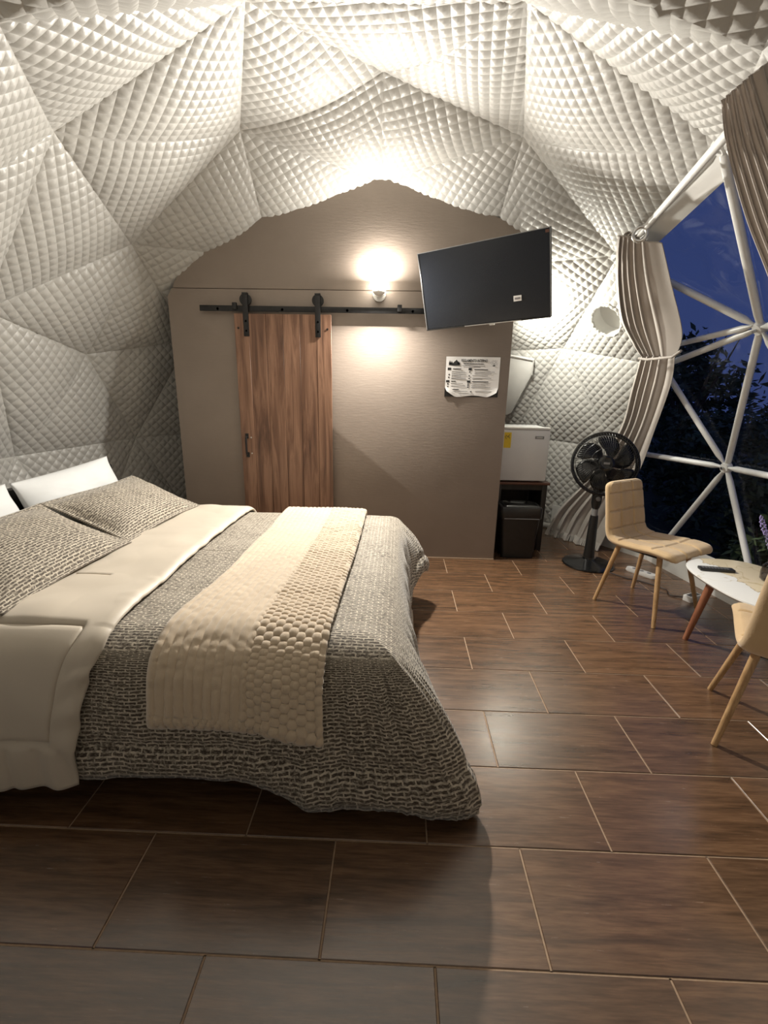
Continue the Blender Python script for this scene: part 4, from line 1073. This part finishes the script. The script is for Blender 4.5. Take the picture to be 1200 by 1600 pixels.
# ================================================================== CHAIRS
def chair_path(s):
    """profile of the shell: s 0 front edge of the seat .. 1 top of the back; returns (y, z, ny, nz)"""
    pts = [(.225, .445), (.215, .458), (.12, .462), (.0, .452), (-.12, .447), (-.19, .462), (-.225, .51), (-.245, .60), (-.265, .70), (-.285, .79), (-.297, .845)]
    t = s * (len(pts) - 1); i = min(int(t), len(pts) - 2); f = t - i
    a, b, c, d = [np.array(pts[min(max(k, 0), len(pts) - 1)]) for k in (i - 1, i, i + 1, i + 2)]
    p = cr(a, b, c, d, f); p2 = cr(a, b, c, d, min(1, f + .02)); p1 = cr(a, b, c, d, max(0, f - .02)); tg = p2 - p1; tg /= np.linalg.norm(tg)
    return p[0], p[1], -tg[1] * -1, tg[0] * -1
def make_chair(label, group):
    c = empty('dining_chair', (0, 0, 0), 0, label, 'chair', group)
    def half(s): 
        k = 1 - max(0, (s - .90) / .10) ** 3 * .30 - max(0, (.12 - s) / .12) ** 2 * .22
        return (.256 - .066 * s) * k
    def part(name, s0, s1, n, t0, tcell):
        def pos(u, v):
            s = s0 + (s1 - s0) * (v + 1) / 2; y, z, ny_, nz_ = chair_path(s); bowl = .012 * u * u
            return (half(s) * u, y + ny_ * bowl, z + nz_ * bowl)
        def nor(u, v):
            s = s0 + (s1 - s0) * (v + 1) / 2; y, z, ny_, nz_ = chair_path(s); return (0, ny_, nz_)
        def th(u, v):
            s = s0 + (s1 - s0) * (v + 1) / 2
            eu = 1 - abs(u); ev = 1.
            if s > .9: ev = min(1, (1 - s) / .06)
            if s < .1: ev = min(1, s / .06)
            g = (1 - (1 - min(1, eu / .22)) ** 2) ** .5 * (1 - (1 - ev) ** 2) ** .5 if ev >= 0 else 0
            return max(.004, .050 * g)
        def disp(u, v):
            s = s0 + (s1 - s0) * (v + 1) / 2
            if abs(u) > .93 or s > .965 or s < .03: return 0
            d = 0
            for cu_ in (-.34, .34): d = max(d, max(0, 1 - abs(u - cu_) / .055))
            for cs in tcell: d = max(d, max(0, 1 - abs(s - cs) / .012))
            return -.013 * d ** 1.2 + .004 + .002 * nz3(u * 6, s * 20)
        return slab_mesh(name, pos, nor, th, 91, n * 2, M['chair'], c, (1, 1), disp)
    part('seat', 0.0, .52, 56, .05, (.20, .40))
    part('backrest', .50, 1.0, 64, .05, (.62, .745, .87))
    for sx in (-1, 1):
        for sy, fy, ty in ((1, .225, .135), (-1, -.225, -.145)):
            fx = .255 if sy > 0 else .225
            MB().tube([(sx * fx, fy, 0), (sx * (fx * .537 + .155 * .463), (fy * .537 + ty * .463), .20), (sx * .155, ty, .432)], [.0125, .015, .0175], 10).build('leg', M['oak'], c, True)
    fm = MB(); fm.box((0, .135, .427), (.33, .022, .016)); fm.box((0, -.145, .427), (.33, .022, .016)); fm.box((-.155, 0, .427), (.022, .28, .016)); fm.box((.155, 0, .427), (.022, .28, .016)); fm.build('seat_frame', M['steel'], c)
    return c
ch = make_chair('beige tufted chair with oak legs standing beside the black fan', 'beige tufted dining chairs')
ch.location = (1.755, 3.02, 0); ch.rotation_euler = (0, 0, math.radians(-148.7 + 0))
ch2 = copy_tree(ch); ch2['label'] = 'beige tufted chair with oak legs seen from behind, pulled up to the coffee table'
ch2.location = (1.695, 1.745, 0); ch2.rotation_euler = (0, 0, math.radians(-34.6))

# ================================================================== COFFEE TABLE
TZ = .445; TC = (1.995, 2.415)
ct = empty('coffee_table', (*TC, 0), 0, 'low oval coffee table with white and cream top on reddish wooden legs', 'table')
def oval(secs, n=80, e=2.7):
    P = MB()
    for hw, hd, z in secs:
        for k in range(n):
            a = 2 * PI * k / n; c_, s_ = math.cos(a), math.sin(a)
            P.v.append((hw * math.copysign(abs(c_) ** (2 / e), c_), hd * math.copysign(abs(s_) ** (2 / e), s_), z))
    for i in range(len(secs) - 1):
        for k in range(n): P.f.append((i * n + k, i * n + (k + 1) % n, (i + 1) * n + (k + 1) % n, (i + 1) * n + k))
    P.f += [tuple(range(n - 1, -1, -1)), tuple((len(secs) - 1) * n + k for k in range(n))]; return P
oval([(.245, .36, TZ - .028), (.26, .375, TZ - .022), (.268, .383, TZ - .010), (.266, .381, TZ - .002), (.26, .375, TZ)]).build('table_top', M['tabletop'], ct, True)
for (fx_, fy_), (tx_, ty_) in (((-.215, .155), (-.155, .11)), ((.20, .24), (.14, .17)), ((.10, -.31), (.07, -.22))):
    MB().tube([(fx_, fy_, 0), (tx_, ty_, TZ - .026)], [.015, .024], 12).build('leg', M['redwood'], ct, True)
MB().box((0, 0, TZ - .037), (.36, .05, .024)).build('brace', M['redwood'], ct)
rm_ = empty('remote_control', (1.885, 2.585, TZ), math.radians(-8), 'slim black remote control lying on the coffee table', 'remote')
MB().box((0, 0, .009), (.185, .045, .017)).build('body', M['remote'], rm_, bevel=.004)
kk = MB()
for i in range(9):
    for j in range(3): kk.box((-.075 + i * .0165, -.012 + j * .012, .018), (.009, .006, .003))
kk.build('buttons', M['grey'], rm_)
VP = on_z(1203, 908, TZ)
va = empty('glass_vase', (VP[0], VP[1], TZ), 0, 'smoked glass bud vase holding lavender on the coffee table', 'vase')
MB().lathe([(0, .002), (.040, .002), (.050, .012), (.052, .05), (.046, .085), (.030, .105), (.032, .125), (.029, .125), (.027, .106), (.043, .083), (.049, .05), (.046, .014), (0, .010)], 32).build('glass', M['glass'], va, True)
rnd = random.Random(5)
for k in range(9):
    lv = empty('lavender_stem', (VP[0], VP[1], TZ), 0, 'dried lavender sprig standing in the glass vase', 'flower', 'lavender sprigs in the vase')
    a = 2 * PI * k / 8 + .3; r_ = (.105 if k % 2 else .075) if k < 8 else 0; hh = (.25, .33, .27, .36)[k % 4] if k < 8 else .34
    tip = Vector((r_ * math.cos(a), r_ * math.sin(a), hh)); b0_ = Vector((.012 * math.cos(a), .012 * math.sin(a), .014)) if k < 8 else Vector((0, 0, .014))
    nk = Vector((.018 * math.cos(a), .018 * math.sin(a), .115)) if k < 8 else Vector((0, 0, .115))
    MB().tube([b0_, nk, tip], .0016, 5).build('stalk', M['stem'], lv, True)
    bl = MB(); d = (tip - nk).normalized()
    for q in range(34):
        f = q / 33; c = tip - d * (.11 * (1 - f)) ; aa = q * 2.4; rr = .012 * math.sin(.25 + f * 2.6)
        bl.lathe([(0, -.006), (.005, 0), (0, .008)], 5, Matrix.Translation(c + Vector((rr * math.cos(aa), rr * math.sin(aa), 0))))
    bl.build('blossom', M['lav'], lv)

# small things on the floor
pb_ = empty('power_adapter', (2.16, 3.13, 0), math.radians(25), 'white block adapter on the floor under the coffee table edge', 'adapter')
MB().box((0, 0, .022), (.13, .06, .044)).build('body', M['plastic'], pb_, bevel=.004); MB().box((0, 0, .0445), (.10, .035, .003)).build('socket_plate', M['black'], pb_)
ps = empty('power_strip', (2.03, 3.60, 0), math.radians(-55), 'white rounded power strip on the floor behind the beige chair', 'power strip')
loft([(.12, .03, 0), (.125, .034, .01), (.12, .03, .032)], .028).build('body', M['plastic'], ps, True)
for x in (-.06, 0, .06): MB().lathe([(.016, .0315), (.016, .034)], 14, Matrix.Translation((x, 0, 0))).build('socket', M['grey'], ps)
cd = MB().tube([tuple(p) for p in smooth_rows([(1.74, 3.64, .012), (1.86, 3.50, .006), (1.97, 3.42, .006), (2.06, 3.30, .006), (2.04, 3.2, .006), (2.12, 3.15, .012)], 40)], .0045, 6).build('floor_cable', M['cord'], None, True)
tag(cd, 'thin brown electric cable snaking over the tiles from the fan', 'cable')

# ================================================================== OUTSIDE
gr = MB().box((0, 0, -.30), (60, 60, .02)).build('ground', M['ground'], None); tag(gr, 'dark night ground outside the dome', 'ground', kind='structure')
def tree(name, loc, h, rx, nleaf, mat, label, cat, seed, base=0.15, lsz=.09):
    t = empty(name, loc, 0, label, cat, 'plants outside the window'); r = random.Random(seed)
    tk = MB()
    for k in range(5):
        a = r.uniform(0, 2 * PI); tk.tube([(0, 0, -.02), (.1 * rx * math.cos(a), .1 * rx * math.sin(a), h * .4), (.5 * rx * math.cos(a), .5 * rx * math.sin(a), h * .85)], [.05 * h / 3 + .008, .03 * h / 3 + .006, .006], 6)
    tk.build('trunk', M['bark'], t, True)
    V = []; F = []
    blobs = [(r.uniform(-.6, .6) * rx, r.uniform(-.6, .6) * rx, h * r.uniform(base, .9), rx * r.uniform(.3, .55)) for _ in range(16)]
    for _ in range(nleaf):
        bx, by, bz, br_ = r.choice(blobs); d = Vector((r.gauss(0, 1), r.gauss(0, 1), r.gauss(0, .8))).normalized() * br_ * r.uniform(.6, 1.05)
        c = Vector((bx, by, max(.03, bz))) + d; c.z = max(.02, c.z)
        u = Vector((r.gauss(0, 1), r.gauss(0, 1), r.gauss(0, .6))).normalized(); v = u.cross(Vector((r.gauss(0, 1), r.gauss(0, 1), r.gauss(0, 1)))).normalized()
        s = lsz * r.uniform(.6, 1.3); n = len(V)
        V += [c - u * s, c + v * s * .35 , c + u * s, c - v * s * .35]; F.append((n, n + 1, n + 2, n + 3))
    me = bpy.data.meshes.new('foliage'); me.from_pydata([tuple(v) for v in V], [], F); obj('foliage', me, mat, t)
GZ = -.29
tree('tree', (5.0, 8.4, GZ), 3.1, 1.25, 4500, M['leafd'], 'tall dark tree beyond the window beside the tied curtain', 'tree', 1)
tree('tree', (8.6, 7.9, GZ), 2.6, 1.6, 5000, M['leafd'], 'broad dark tree standing farther from the tied curtain', 'tree', 2)
tree('shrub', (4.1, 6.1, GZ), 1.5, .8, 3500, M['leafd'], 'dark leafy shrub close outside the struts by the fan', 'shrub', 3, .1, .06)
tree('shrub', (3.75, 4.45, GZ), 1.15, .58, 3500, M['leafd'], 'dark rounded shrub outside behind the beige chair', 'shrub', 4, .1, .06)
tree('shrub', (3.75, 2.95, GZ), 1.55, .62, 4000, M['leaf_lit'], 'green shrub outside beyond the lavender, room light put into its leaf colour', 'shrub', 5, .1, .06)
tree('sapling', (3.10, 3.74, GZ), .75, .28, 300, M['leaf_lit'], 'small green sapling coloured as if lit, just outside the window skirting', 'sapling', 6, .3, .06)
tree('tree', (10.2, 4.4, GZ), 2.6, 1.8, 4500, M['leafd'], 'dark low tree far beyond the coffee table', 'tree', 7)
